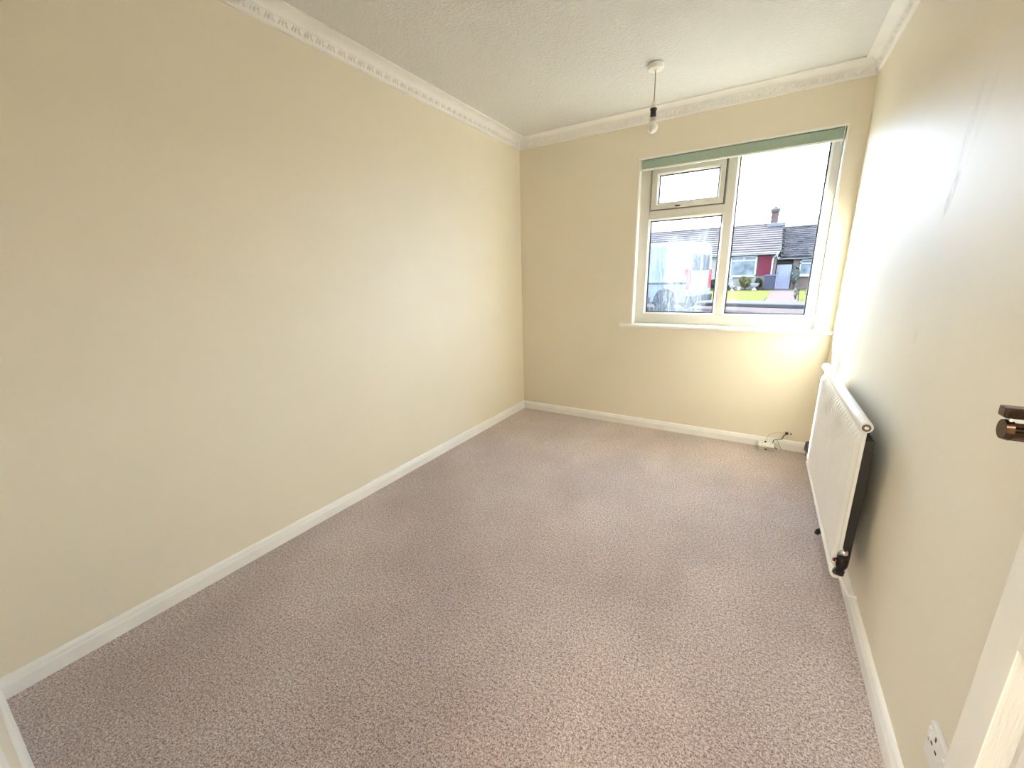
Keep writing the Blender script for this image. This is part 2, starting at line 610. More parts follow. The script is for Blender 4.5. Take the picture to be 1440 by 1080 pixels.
frame_ring(fx0, fx1, fz0, fz1, (1.119 - fx0, fx1 - 2.191, 0.962 - fz0, 0.046), Y0, Y1).build('outer_frame', M_UPVC, win)
mu = MB()
mu.loft([Vector(p) for p in ((1.618, Y1, 0.955), (1.618, Y0 + 0.012, 0.955), (1.630, Y0, 0.955), (1.682, Y0, 0.955), (1.694, Y0 + 0.012, 0.955), (1.694, Y1, 0.955))],
        [Vector(p) for p in ((1.618, Y1, 2.04), (1.618, Y0 + 0.012, 2.04), (1.630, Y0, 2.04), (1.682, Y0, 2.04), (1.694, Y0 + 0.012, 2.04), (1.694, Y1, 2.04))])
mu.build('mullion', M_UPVC, win)
tz0, tz1 = 1.660, 1.733
tr = MB()
tr.loft([Vector((1.112, y, z)) for y, z in ((Y1, tz0), (Y0 + 0.012, tz0), (Y0, tz0 + 0.012), (Y0, tz1 - 0.006), (Y0 + 0.006, tz1), (Y1, tz1))],
        [Vector((1.6305, y, z)) for y, z in ((Y1, tz0), (Y0 + 0.012, tz0), (Y0, tz0 + 0.012), (Y0, tz1 - 0.006), (Y0 + 0.006, tz1), (Y1, tz1))])
tr.build('transom', M_UPVC, win)


def pane(x0, x1, z0, z1, mat, parent, y=0.098):
    g = MB().box(x0 - 0.004, x1 + 0.004, y, y + 0.004, z0 - 0.004, z1 + 0.004).build('glass_pane', mat, parent)
    gk = MB()
    w = 0.009
    for (a, b, c, e) in ((x0, x1, z0, z0 + w), (x0, x1, z1 - w, z1), (x0, x0 + w, z0, z1), (x1 - w, x1, z0, z1)):
        gk.box(a, b, y - 0.006, y - 0.0005, c, e)
    k = gk.build('gasket', M_GASKET, g)
    k['label'] = 'black rubber gasket'
    return g


p1 = pane(1.694, 2.191, 0.962, 2.035, M_GLASS, win)
p2 = pane(1.119, 1.618, 0.962, 1.660, M_WET, win)
p2['label'] = 'lower pane misted with condensation'
sash = frame_ring(1.123, 1.6145, 1.7365, 2.032, (0.046, 0.036, 0.040, 0.056), Y0 - 0.016, Y1 - 0.01, 0.010).build('casement_sash', M_UPVC, win)
sl_ = MB()  # dark strips painting the shadow gap between sash and frame
for (a, b_, c, e) in ((1.1185, 1.1245, 1.7325, 2.034), (1.6130, 1.6190, 1.7325, 2.034), (1.1185, 1.6190, 1.7320, 1.7380)):
    sl_.box(a, b_, Y0 - 0.0015, Y0 + 0.006, c, e)
sl_.build('sash_gap_shade', simple('grey sash gap shade', (0.16, 0.15, 0.14), 0.7), win)
p3 = pane(1.169, 1.5785, 1.7765, 1.976, M_GLASS, sash, 0.088)
# cockspur handle on the sash
hd = MB().box(1.290, 1.345, Y0 - 0.028, Y0 - 0.014, 1.738, 1.762, 0.004).box(1.318, 1.425, Y0 - 0.040, Y0 - 0.029, 1.751, 1.762, 0.003)
hd.box(1.414, 1.427, Y0 - 0.042, Y0 - 0.026, 1.748, 1.774, 0.003)
hdo = hd.build('handle', M_UPVC, sash)
MB().box(1.300, 1.334, Y0 - 0.0305, Y0 - 0.0278, 1.742, 1.753, 0.001).build('lock_button', M_DARK, sash)

# unseen window added in the hall to bring fill daylight to the room
hwin = empty('hall_fill_window', (HX0, gy0, 0))
struct(hwin, 'unseen window added to bring fill daylight into the hall', 'window')
hf = MB()
for (a, b_, c, e) in ((gy0, gy1, gz0, gz0 + 0.05), (gy0, gy1, gz1 - 0.05, gz1), (gy0, gy0 + 0.05, gz0, gz1), (gy1 - 0.05, gy1, gz0, gz1)):
    hf.box(HX0 - 0.07, HX0 - 0.02, a, b_, c, e)
part_later = [(hf, 'window_frame', M_UPVC, hwin)]
part_later.append((MB().box(HX0 - 0.047, HX0 - 0.043, gy0 + 0.05, gy1 - 0.05, gz0 + 0.05, gz1 - 0.05), 'glass_pane', M_GLASS, hwin))

# ------------------------------------------------------------------ roller blind, wound up under the head
bl = empty('roller_blind', (0, 0, 2.06))
tag(bl, 'sage green roller blind wound up at the top of the window', 'blind')


def part(mb_, name, mat, thing, smooth=False):
    o_ = mb_.build(name, mat, None, smooth)
    o_.parent = thing
    o_.matrix_parent_inverse = Matrix.Translation(-Vector(thing.location)) if thing.rotation_euler.z == 0 else thing.matrix_basis.inverted()
    return o_


for a in part_later:
    part(*a)

bx0, bx1 = fx0 + 0.006, fx1 - 0.006
by, bz, br = 0.040, 2.0500, 0.0300
# roll with the loose front fall of the fabric
pr = []
for k in range(13):
    a = PI / 2 + (k / 12) * PI * 1.5
    pr.append(Vector((bx0 + 0.006, by + br * math.cos(a), bz + br * math.sin(a))))
fall = [Vector((bx0 + 0.006, by - br + 0.004, 2.0805)), Vector((bx0 + 0.006, by - br - 0.003, 2.0775)), Vector((bx0 + 0.006, by - br - 0.003, 2.020)), Vector((bx0 + 0.006, by - br - 0.001, 2.020)), Vector((bx0 + 0.006, by - br - 0.001, 2.0765)), Vector((bx0 + 0.006, by - br + 0.005, 2.0790))]
part(MB().lathe([(br, bx0 + 0.006), (br, bx1 - 0.008)], (0, by, bz), 'X', 28), 'fabric_roll', M_BLIND, bl, True)
part(MB().prism(fall, (bx1 - bx0 - 0.014, 0, 0)), 'fabric_fall', M_BLIND, bl)
part(MB().box(bx0 + 0.008, bx1 - 0.010, by - br - 0.008, by - br + 0.004, 2.008, 2.020, 0.003), 'bottom_bar', M_WHITEP, bl)
for x in (bx0, bx1 - 0.006):
    part(MB().box(x, x + 0.005, by - 0.032, by + 0.029, 2.014, wz1 - lin - 0.0005, 0.0015), 'bracket', M_WHITEP, bl)
part(MB().tube([(bx1 - 0.014, by - 0.030, 2.024), (bx1 - 0.013, by - 0.034, 2.010), (bx1 - 0.012, by - 0.028, 1.990)], 0.003, 6), 'pull_cord', M_WHITEP, bl)

# ================================================================== pendant lamp
RX, RY = 1.272, -0.66
pl = empty('pendant_lamp', (RX, RY, H))
tag(pl, 'bare white bulb hanging on a cable from a ceiling rose', 'ceiling lamp')
part(MB().lathe([(0.036, H), (0.043, H - 0.004), (0.0435, H - 0.024), (0.040, H - 0.030), (0.012, H - 0.0315), (0.008, H - 0.036)], (RX, RY, 0), 'Z', 32), 'ceiling_rose', M_WHITEP, pl, True)
cab = [(RX, RY, H - 0.034), (RX + 0.001, RY, 2.28), (RX + 0.0005, RY, 2.208)]
part(MB().tube(cab, 0.0032, 8), 'flex_cable', simple('grey lamp flex', (0.40, 0.38, 0.34), 0.5), pl, True)
hold = part(MB().lathe([(0.006, 2.212), (0.013, 2.206), (0.0165, 2.190), (0.0165, 2.176)], (RX, RY, 0), 'Z', 20), 'holder_cap', M_WHITEP, pl, True)
part(MB().lathe([(0.0195, 2.178), (0.0195, 2.171), (0.016, 2.170), (0.016, 2.148), (0.0175, 2.147), (0.0175, 2.141), (0.0145, 2.140), (0.0145, 2.132)], (RX, RY, 0), 'Z', 20), 'lamp_holder', M_DARK, pl, True)
part(MB().lathe([(0.0135, 2.134), (0.0175, 2.126), (0.019, 2.110)], (RX, RY, 0), 'Z', 20), 'bulb_collar', simple('pale grey bulb collar', (0.52, 0.50, 0.46), 0.5), pl, True)
bp_ = [(0.0185, 2.112), (0.022, 2.104)]
for k in range(0, 11):
    a = math.radians(50 - k * 14)
    bp_.append((0.030 * math.cos(a), 2.080 + 0.030 * math.sin(a)))
part(MB().lathe(bp_, (RX, RY, 0), 'Z', 28), 'bulb', M_BULBW, pl, True)

# ================================================================== radiator
RADX = W - 0.078                     # middle of the panel
ry0, ry1, rz0, rz1 = -1.660, -0.600, 0.150, 0.762
rad = empty('radiator', (RADX, (ry0 + ry1) / 2, 0.0))
tag(rad, 'white fluted panel radiator with round top rail on the wall', 'radiator')
# fluted front panel
m = MB()
NF, NS = 26, 10
ny = NF * NS
zl = [rz0 + 0.02, rz0 + 0.030, rz0 + 0.037, rz0 + 0.044, rz0 + 0.054, rz0 + 0.09, (rz0 + rz1) / 2, rz1 - 0.115, rz1 - 0.080, rz1 - 0.070, rz1 - 0.062, rz1 - 0.055, rz1 - 0.03]
dep = [0, 0, 0.35, 0.75, 1, 1, 1, 1, 1, 0.75, 0.35, 0, 0]
grid = []
pit = (ry1 - ry0 - 0.03) / NF
for j, z in enumerate(zl):
    row = []
    for i in range(ny + 1):
        y = ry0 + 0.015 + i * pit / NS
        ph = (i % NS) / NS
        w = 0.5 - 0.5 * math.cos(2 * PI * ph)
        w = w ** 0.35
        row.append(m.bm.verts.new((RADX - 0.004 - 0.0135 * w * dep[j], y, z)))
    grid.append(row)
for j in range(len(zl) - 1):
    for i in range(ny):
        m.bm.faces.new((grid[j][i], grid[j][i + 1], grid[j + 1][i + 1], grid[j + 1][i]))
part(m, 'fluted_panel', M_RAD, rad, True)
shade_zig = MB()  # dark zigzag put in to paint the shade behind the panel
M_GAP_SHADE = simple('dark gap shade', (0.035, 0.032, 0.030), 0.7)
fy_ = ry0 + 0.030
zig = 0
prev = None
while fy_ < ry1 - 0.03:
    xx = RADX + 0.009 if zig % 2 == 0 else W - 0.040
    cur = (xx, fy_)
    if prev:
        shade_zig.prism([Vector((prev[0], prev[1], rz0 + 0.05)), Vector((cur[0], cur[1], rz0 + 0.05)), Vector((cur[0], cur[1] + 0.0015, rz0 + 0.05)), Vector((prev[0], prev[1] + 0.0015, rz0 + 0.05))], (0, 0, rz1 - rz0 - 0.125))
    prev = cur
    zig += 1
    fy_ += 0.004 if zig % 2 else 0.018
part(shade_zig, 'gap_shade_zigzag', M_GAP_SHADE, rad)
part(MB().box(RADX - 0.0035, RADX + 0.008, ry0 + 0.012, ry1 - 0.012, rz0 + 0.015, rz1 - 0.02, 0.003), 'back_panel', M_RAD, rad)
for nm, zc, rr in (('top_rail', rz1 - 0.019, 0.0195), ('bottom_rail', rz0 + 0.017, 0.0165)):
    part(MB().lathe([(rr - 0.006, ry0 - 0.001), (rr - 0.002, ry0 - 0.0005), (rr, ry0 + 0.003), (rr, ry1 - 0.003), (rr - 0.002, ry1), (rr - 0.006, ry1 + 0.001)], (RADX, 0, zc), 'Y', 28), nm, M_RAD, rad, True)
    # crease of the folded seam along the rail
bv = part(MB().lathe([(0.0125, ry0 - 0.0035), (0.0125, ry0), ], (RADX, 0, rz1 - 0.019), 'Y', 20), 'air_vent_boss', simple('grey brass vent boss', (0.20, 0.16, 0.15), 0.35, metal=0.5), rad, True)
part(MB().lathe([(0.0045, ry0 - 0.007), (0.006, ry0 - 0.0065), (0.006, ry0 - 0.003)], (RADX, 0, rz1 - 0.019), 'Y', 12), 'air_vent_key', M_CHROME, rad, True)
part(MB().tube([(RADX - 0.004, ry0 + 0.02, rz1 - 0.0005), (RADX - 0.004, ry1 - 0.02, rz1 - 0.0005)], 0.0022, 6), 'rail_seam', M_RAD, rad, True)
for y in (-1.12, -0.74):
    part(MB().box(W - 0.004, W, y - 0.02, y + 0.02, rz0 + 0.08, rz1 - 0.12).box(RADX + 0.007, W - 0.003, y - 0.02, y - 0.017, rz0 + 0.10, rz0 + 0.14).box(RADX + 0.007, W - 0.003, y - 0.02, y - 0.017, rz1 - 0.18, rz1 - 0.14), 'wall_bracket', M_RAD, rad)
# near valve: black body at the end of the panel, fed by a pipe out of the wall
vz = rz0 + 0.017
vx, vy = RADX + 0.006, ry0 - 0.022
vz = vz + 0.028
part(MB().tube([(RADX, ry0 + 0.004, vz - 0.020), (RADX + 0.003, ry0 - 0.010, vz - 0.004), (vx, vy, vz + 0.014)], [0.012, 0.0135, 0.012], 8), 'union_nut', M_VALVE, rad)
part(MB().lathe([(0.008, vz - 0.012), (0.0125, vz - 0.009), (0.014, vz + 0.006), (0.0105, vz + 0.010), (0.0150, vz + 0.020), (0.0185, vz + 0.034), (0.0185, vz + 0.052), (0.015, vz + 0.060), (0.0175, vz + 0.062), (0.0175, vz + 0.072), (0.011, vz + 0.075)], (vx, vy, 0), 'Z', 14), 'valve_body', M_VALVE, rad, True)
part(MB().lathe([(0.0105, vz + 0.070), (0.0125, vz + 0.076), (0.0125, vz + 0.086), (0.009, vz + 0.091), (0.004, vz + 0.092)], (vx, vy, 0), 'Z', 14), 'valve_spindle', M_CHROME, rad, True)
part(MB().tube([(vx - 0.014, vy, vz + 0.044), (vx - 0.026, vy - 0.002, vz + 0.046)], [0.009, 0.006], 8), 'valve_cap', M_VALVE, rad, True)
part(MB().tube([(vx - 0.0185, vy - 0.006, vz + 0.050), (vx - 0.0190, vy - 0.010, vz + 0.036)], 0.0025, 6), 'valve_mark', M_COPPER, rad, True)
part(MB().tube([(vx, vy, vz - 0.006), (vx + 0.004, vy + 0.004, vz - 0.020), (W - 0.030, vy + 0.04, 0.085), (W - 0.0, vy + 0.05, 0.075)], 0.0070, 12), 'pipe_tail', M_RAD, rad, True)
vz = vz - 0.028
# far lockshield valve
fy = ry1 + 0.105
part(MB().tube([(RADX, ry1 - 0.004, vz + 0.006), (RADX, ry1 + 0.050, vz + 0.014), (RADX, fy, vz + 0.022)], [0.011, 0.012, 0.010], 8), 'union_nut', M_CHROME, rad)
part(MB().lathe([(0.010, vz - 0.004), (0.013, vz + 0.004), (0.013, vz + 0.036), (0.009, vz + 0.040)], (RADX, fy, 0), 'Z', 12), 'valve_body', M_VALVE, rad, True)
part(MB().lathe([(0.020, vz + 0.030), (0.0225, vz + 0.034), (0.0205, vz + 0.084), (0.017, vz + 0.088)], (RADX, fy, 0), 'Z', 10), 'lockshield_cap', M_GREY, rad)
part(MB().tube([(RADX + 0.008, fy, vz + 0.018), (W, fy, vz + 0.018)], 0.0075, 12), 'pipe_tail', M_RAD, rad, True)
# drain cock poking out below the panel
dy_, dz_ = -1.235, 0.088
part(MB().tube([(W - 0.015, dy_ + 0.03, dz_ + 0.004), (W - 0.060, dy_ + 0.015, dz_ + 0.004)], 0.0065, 10), 'drain_pipe', M_RAD, rad, True)
part(MB().tube([(W - 0.056, dy_ + 0.017, dz_ + 0.004), (W - 0.068, dy_ + 0.012, dz_ + 0.003), (W - 0.080, dy_ + 0.006, dz_ - 0.002), (W - 0.088, dy_ - 0.004, dz_ - 0.012)], [0.007, 0.012, 0.012, 0.008], 10), 'drain_cock', M_VALVE, rad, True)

# ================================================================== wiring on the floor by the radiator
jb = empty('junction_box', (2.073, -0.062, 0))
tag(jb, 'small white junction box on the carpet against the skirting', 'junction box')
part(MB().box(2.024, 2.120, -0.100, -0.020, 0.0, 0.030, 0.003), 'box_base', simple('darker off-white plastic', (0.50, 0.47, 0.40), 0.5), jb)  # base in a darker tone than the lid
part(MB().box(2.022, 2.122, -0.102, -0.018, 0.030, 0.042, 0.004), 'box_lid', M_WHITEP, jb)
part(MB().box(2.064, 2.078, -0.1022, -0.099, 0.008, 0.018, 0.001), 'cable_slot', M_DARK, jb)
part(MB().lathe([(0.005, 0.042), (0.005, 0.0435), (0.003, 0.044)], (2.045, -0.06, 0), 'Z', 12), 'screw', M_CHROME, jb, True)
part(MB().lathe([(0.005, 0.042), (0.005, 0.0435), (0.003, 0.044)], (2.100, -0.06, 0), 'Z', 12), 'screw', M_CHROME, jb, True)
part(MB().lathe([(0.007, 0.041), (0.007, 0.048), (0.004, 0.052)], (2.066, -0.035, 0), 'Z', 12), 'cable_gland', M_DARK, jb, True)


def spline(pts, n=8):
    P = [Vector(p) for p in pts]
    P = [P[0]] + P + [P[-1]]
    o_ = []
    for i in range(1, len(P) - 2):
        a, b, c, e = P[i - 1], P[i], P[i + 1], P[i + 2]
        for k in range(n):
            s = k / n
            o_.append(0.5 * ((2 * b) + (c - a) * s + (2 * a - 5 * b + 4 * c - e) * s * s + (3 * b - a - 3 * c + e) * s ** 3))
    o_.append(P[-2])
    return o_


wc = empty('wall_cable', (2.187, 0, 0.124))
tag(wc, 'dark cable coming out of the wall and looping behind the junction box', 'cable')
part(MB().tube(spline([(2.190, -0.002, 0.122), (2.184, -0.012, 0.117), (2.170, -0.014, 0.100), (2.164, -0.018, 0.080), (2.138, -0.022, 0.074), (2.118, -0.024, 0.066), (2.113, -0.028, 0.040), (2.126, -0.030, 0.012), (2.146, -0.036, 0.004)]), 0.0026, 7), 'cable_sheath', M_DARK, wc, True)
part(MB().lathe([(0.009, -0.012), (0.011, -0.006), (0.011, 0.0)], (2.189, 0, 0.123), 'Y', 12), 'cable_plug', M_DARK, wc, True)
part(MB().lathe([(0.005, -0.003), (0.006, 0.0)], (2.214, 0, 0.122), 'Y', 10), 'fixing_plug', M_DARK, wc, True)
wc2 = MB().tube(spline([(2.182, -0.004, 0.121), (2.15, -0.012, 0.124), (2.11, -0.02, 0.118), (2.078, -0.03, 0.092), (2.066, -0.035, 0.052)]), 0.0013, 6).build('thin_wire', simple('pale brown wire', (0.42, 0.35, 0.22), 0.6), None, True)
tag(wc2, 'thin pale wire arching from the wall into the junction box', 'wire')
wc3 = MB().tube(spline([(2.128, -0.023, 0.076), (2.140, -0.026, 0.062), (2.156, -0.030, 0.030), (2.172, -0.036, 0.004)]), 0.0014, 6).build('thin_wire', simple('grey brown wire', (0.30, 0.25, 0.18), 0.6), None, True)
tag(wc3, 'thin pale wire end trailing over the skirting onto the carpet', 'wire')

# ================================================================== double socket on the right wall
so = empty('wall_socket', (W, -2.395, 0.268))
tag(so, 'white double electric socket on the wall above the skirting', 'socket')
sy0, sy1, sz0, sz1 = -2.466, -2.322, 0.226, 0.311
part(MB().box(W - 0.010, W, sy0, sy1, sz0, sz1, 0.003), 'face_plate', M_WHITEP, so)
for yc in (-2.358, -2.430):
    for (yo, zo, a, b_) in ((0, -0.016, 0.003, 0.005), (-0.011, -0.038, 0.0042, 0.0025), (0.011, -0.038, 0.0042, 0.0025)):
        part(MB().box(W - 0.0106, W - 0.0095, yc + yo - a, yc + yo + a, sz1 + zo - b_, sz1 + zo + b_), 'pin_slot', M_DARK, so)
    part(MB().box(W - 0.0145, W - 0.009, yc - 0.006 + 0.022, yc + 0.006 + 0.022, sz1 - 0.030, sz1 - 0.010, 0.002), 'rocker_switch', M_WHITEP, so)
for yc in (-2.334, -2.454):
    part(MB().lathe([(0.004, W - 0.0112), (0.004, W - 0.009)], (0, yc, (sz0 + sz1) / 2), 'X', 10), 'fixing_screw', M_CHROME, so, True)

# ================================================================== open door against the right wall
XF, XB = W - 0.105, W - 0.070
oy0, oy1, oz0, oz1 = -3.380, -2.618, 0.010, 1.980
door = empty('door_1', (XF, oy0, 0))
struct(door, 'white panelled door standing open with dark lever handle', 'door')


def dpart(mb_, name, mat, smooth=False):
    return part(mb_, name, mat, door, smooth)


ST = 0.061
for (a, b_) in ((oy0, oy0 + ST), (oy1 - ST, oy1)):
    dpart(MB().box(XF, XB, a, b_, oz0, oz1, 0.0015), 'stile', M_DOOR)
mid = (oy0 + oy1) / 2
rails = [(oz0, 0.20), (0.790, 0.985 + 0.13), (1.56, 1.66), (1.87, oz1)]
for (a, b_) in rails:
    dpart(MB().box(XF, XB, oy0 + ST, oy1 - ST, a, b_), 'rail', M_DOOR)
for (za, zb) in ((0.20, 0.790), (1.115, 1.56), (1.66, 1.87)):
    dpart(MB().box(XF, XB, mid - 0.045, mid + 0.045, za, zb), 'muntin', M_DOOR)
    for (ya, yb) in ((oy0 + ST, mid - 0.045), (mid + 0.045, oy1 - ST)):
        g = MB()
        g.box(XF + 0.0155, XB - 0.0155, ya, yb, za, zb)
        for xs, sgn in ((XF, 1), (XB, -1)):
            # sloping moulding around the recess and a raised bevelled field
            o4 = [(ya, za), (yb, za), (yb, zb), (ya, zb)]
            i4 = [(ya + 0.024, za + 0.024), (yb - 0.024, za + 0.024), (yb - 0.024, zb - 0.024), (ya + 0.024, zb - 0.024)]
            f4 = [(ya + 0.052, za + 0.052), (yb - 0.052, za + 0.052), (yb - 0.052, zb - 0.052), (ya + 0.052, zb - 0.052)]
            V = []
            for lp, dx in ((o4, 0.0015), (i4, 0.0150), ([(y_, z_) for y_, z_ in f4], 0.0045)):
                V.append([g.bm.verts.new((xs + sgn * dx, y_, z_)) for y_, z_ in lp])
            for A, B in zip(V, V[1:]):
                for k in range(4):
                    g.bm.faces.new((A[k], A[(k + 1) % 4], B[(k + 1) % 4], B[k]))
            g.bm.faces.new(V[-1])
        dpart(g, 'panel', M_GRAIN)
for z in (0.25, 1.0, 1.75):
    dpart(MB().lathe([(0.006, z - 0.04), (0.006, z + 0.04)], (XF - 0.004, oy0 - 0.003, 0), 'Z', 10), 'hinge', M_BRONZE, True)
# handles on both faces: flat bar above a fluted grip, standing out from a plate
hy, hz = -2.690, 1.0745
for xs, s in ((XF, -1), (XB, 1)):
    reach = 0.0725 if s < 0 else 0.055
    bpx = sorted((xs, xs + s * 0.007))
    hp = dpart(MB().box(bpx[0], bpx[1], hy - 0.022, hy + 0.022, hz - 0.075, hz + 0.075, 0.003), 'handle_plate', M_BRONZE)
    hp['label'] = 'dark bronze handle plate'
    xa = sorted((xs + s * 0.006, xs + s * (reach + 0.004)))
    dpart(MB().box(xa[0], xa[1], hy - 0.010, hy + 0.008, hz + 0.0145, hz + 0.0265, 0.0025), 'handle_bar', M_BRONZE)
    xa = sorted((xs + s * 0.006, xs + s * (reach - 0.002)))
    dpart(MB().box(xa[0], xa[1], hy - 0.006, hy + 0.006, hz + 0.006, hz + 0.016, 0.002), 'handle_web', M_CHROME)
    gr_ = MB()
    A, B = [], []
    for k in range(36):
        a = 2 * PI * k / 36
        rr = 0.0122 if k % 3 else 0.0102
        A.append(Vector((xs + s * 0.006, hy + rr * math.cos(a), hz + rr * math.sin(a))))
        B.append(Vector((xs + s * (reach - 0.004), hy + rr * math.cos(a), hz + rr * math.sin(a))))
    gr_.loft(A, B)
    dpart(gr_, 'fluted_grip', M_BRONZE)
    dpart(MB().lathe([(0.0128, min(xs + s * (reach - 0.006), xs + s * reach)), (0.0112, max(xs + s * (reach - 0.006), xs + s * reach))] if s > 0 else
                     [(0.0112, xs + s * reach), (0.0128, xs + s * (reach - 0.006))], (0, hy, hz), 'X', 24), 'grip_cap', M_BRONZE, True)
dpart(MB().box(XF + 0.010, XB - 0.010, oy1 - 0.001, oy1 + 0.0008, hz - 0.06, hz + 0.06), 'latch_plate', M_CHROME)

# door frame lining the doorway
df_ = MB()
df_.box(dx0 - 0.06, dx0 + 0.028, -L - RT - 0.014, -L + 0.014, 0, dz1 + 0.06, 0.003)
df_.box(dx1 - 0.028, dx1 + 0.055, -L - RT - 0.014, -L - 0.012, 0, dz1 + 0.06, 0.003)
df_.box(dx0 - 0.06, dx1 + 0.055, -L - RT - 0.014, -L + 0.014, dz1 - 0.028, dz1 + 0.06, 0.003)
struct(df_.build('trim_5', M_TRIM), 'white painted door frame around the doorway', 'door frame')

# unseen lamp added in the hall to lighten the room
hl = empty('hall_fill_lamp', (1.75, -4.15, H))
tag(hl, 'unseen round lamp added in the hall as fill light', 'ceiling lamp')
part(MB().lathe([(0.12, H), (0.12, H - 0.02), (0.11, H - 0.025)], (1.75, -4.15, 0), 'Z', 28), 'fill_lamp_base', M_WHITEP, hl, True)
em = bpy.data.materials.new('fill lamp glow')
em.use_nodes = True
et = em.node_tree
eb = et.nodes['Principled BSDF']
eb.inputs['Base Color'].default_value = (0.9, 0.88, 0.84, 1)
eb.inputs['Emission Color'].default_value = (1.0, 0.90, 0.74, 1)
eb.inputs['Emission Strength'].default_value = HALL_FILL
gp = [(0.105, H - 0.022)]
for k in range(1, 9):
    a = k / 9 * PI / 2
    gp.append((0.16 * math.cos(a) + 0.01, H - 0.03 - 0.10 * math.sin(a)))
part(MB().lathe(gp, (1.75, -4.15, 0), 'Z', 28), 'fill_lamp_globe', em, hl, True)

# ================================================================== outside: street, lawn, bungalow opposite
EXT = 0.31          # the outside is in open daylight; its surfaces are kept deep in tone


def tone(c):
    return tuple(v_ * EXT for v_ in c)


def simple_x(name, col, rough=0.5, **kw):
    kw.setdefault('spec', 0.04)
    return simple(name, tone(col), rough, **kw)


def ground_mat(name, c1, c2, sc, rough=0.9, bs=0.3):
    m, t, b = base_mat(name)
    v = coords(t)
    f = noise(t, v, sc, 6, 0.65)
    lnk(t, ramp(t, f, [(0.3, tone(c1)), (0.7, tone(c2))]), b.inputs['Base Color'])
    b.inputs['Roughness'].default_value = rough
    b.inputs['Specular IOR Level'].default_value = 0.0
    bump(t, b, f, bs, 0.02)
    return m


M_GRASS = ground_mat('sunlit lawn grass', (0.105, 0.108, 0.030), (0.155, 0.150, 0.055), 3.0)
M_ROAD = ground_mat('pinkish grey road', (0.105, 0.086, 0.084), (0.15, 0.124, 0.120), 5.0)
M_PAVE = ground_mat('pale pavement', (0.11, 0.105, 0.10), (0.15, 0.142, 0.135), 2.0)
M_KERB = ground_mat('grey concrete kerb', (0.075, 0.075, 0.08), (0.12, 0.12, 0.125), 4.0)
M_SOIL = ground_mat('dark garden soil', (0.05, 0.045, 0.035), (0.10, 0.09, 0.07), 4.0)
M_EARTH = ground_mat('front garden gravel', (0.20, 0.18, 0.16), (0.32, 0.29, 0.26), 6.0)


def brick_mat(name, c1, c2, mortar, sx, sy, swap=False):
    m, t, b = base_mat(name)
    c0 = t.nodes.new('ShaderNodeTexCoord')
    sep = t.nodes.new('ShaderNodeSeparateXYZ')
    cmb = t.nodes.new('ShaderNodeCombineXYZ')
    lnk(t, c0.outputs['Object'], sep.inputs[0])
    if swap:
        lnk(t, sep.outputs['X'], cmb.inputs[0])
        lnk(t, sep.outputs['Y'], cmb.inputs[1])
    else:
        lnk(t, math_n(t, 'ADD', sep.outputs['X'], sep.outputs['Y']), cmb.inputs[0])
        lnk(t, sep.outputs['Z'], cmb.inputs[1])
    br_ = t.nodes.new('ShaderNodeTexBrick')
    br_.inputs['Color1'].default_value = (*tone(c1), 1)
    br_.inputs['Color2'].default_value = (*tone(c2), 1)
    br_.inputs['Mortar'].default_value = (*tone(mortar), 1)
    br_.inputs['Scale'].default_value = 1.0
    br_.inputs['Brick Width'].default_value = sx
    br_.inputs['Row Height'].default_value = sy
    br_.inputs['Mortar Size'].default_value = 0.008
    lnk(t, cmb.outputs[0], br_.inputs['Vector'])
    lnk(t, br_.outputs['Color'], b.inputs['Base Color'])
    b.inputs['Roughness'].default_value = 0.85
    b.inputs['Specular IOR Level'].default_value = 0.0
    return m


M_BRICK = brick_mat('brown brick', (0.17, 0.105, 0.085), (0.24, 0.16, 0.13), (0.28, 0.26, 0.24), 0.225, 0.075)
M_PATH = brick_mat('pink block paving', (0.135, 0.103, 0.096), (0.165, 0.128, 0.12), (0.115, 0.098, 0.092), 0.4, 0.4, True)
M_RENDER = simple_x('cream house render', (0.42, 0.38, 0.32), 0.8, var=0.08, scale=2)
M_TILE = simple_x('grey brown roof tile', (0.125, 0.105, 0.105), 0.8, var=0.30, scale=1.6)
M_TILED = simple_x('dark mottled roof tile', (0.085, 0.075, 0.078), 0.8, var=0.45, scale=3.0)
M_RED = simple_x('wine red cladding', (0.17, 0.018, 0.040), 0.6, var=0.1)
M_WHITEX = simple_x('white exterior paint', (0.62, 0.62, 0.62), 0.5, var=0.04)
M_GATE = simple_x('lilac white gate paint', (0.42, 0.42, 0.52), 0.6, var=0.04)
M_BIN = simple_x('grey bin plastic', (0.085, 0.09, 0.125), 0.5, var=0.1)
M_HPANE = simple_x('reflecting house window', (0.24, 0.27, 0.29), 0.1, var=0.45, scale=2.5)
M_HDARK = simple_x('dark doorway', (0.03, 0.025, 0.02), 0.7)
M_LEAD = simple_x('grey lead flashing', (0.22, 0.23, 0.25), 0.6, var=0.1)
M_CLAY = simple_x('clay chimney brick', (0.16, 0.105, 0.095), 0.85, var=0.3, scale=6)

RA = math.radians(-17)                        # the road runs at a slant to the houses
REX, REY = Vector((math.cos(RA), math.sin(RA), 0)), Vector((-math.sin(RA), math.cos(RA), 0))
RO = Vector((2.2, 33.5, 0))


def rp_(s, t, z=GZ):
    return RO + REX * s + REY * t + Vector((0, 0, z))


def slab(name, pts, z, th, mat, label, cat):
    P = [Vector((p.x, p.y, z - th)) for p in pts]
    return struct(MB().prism(P, (0, 0, th)).build(name, mat), label, cat)


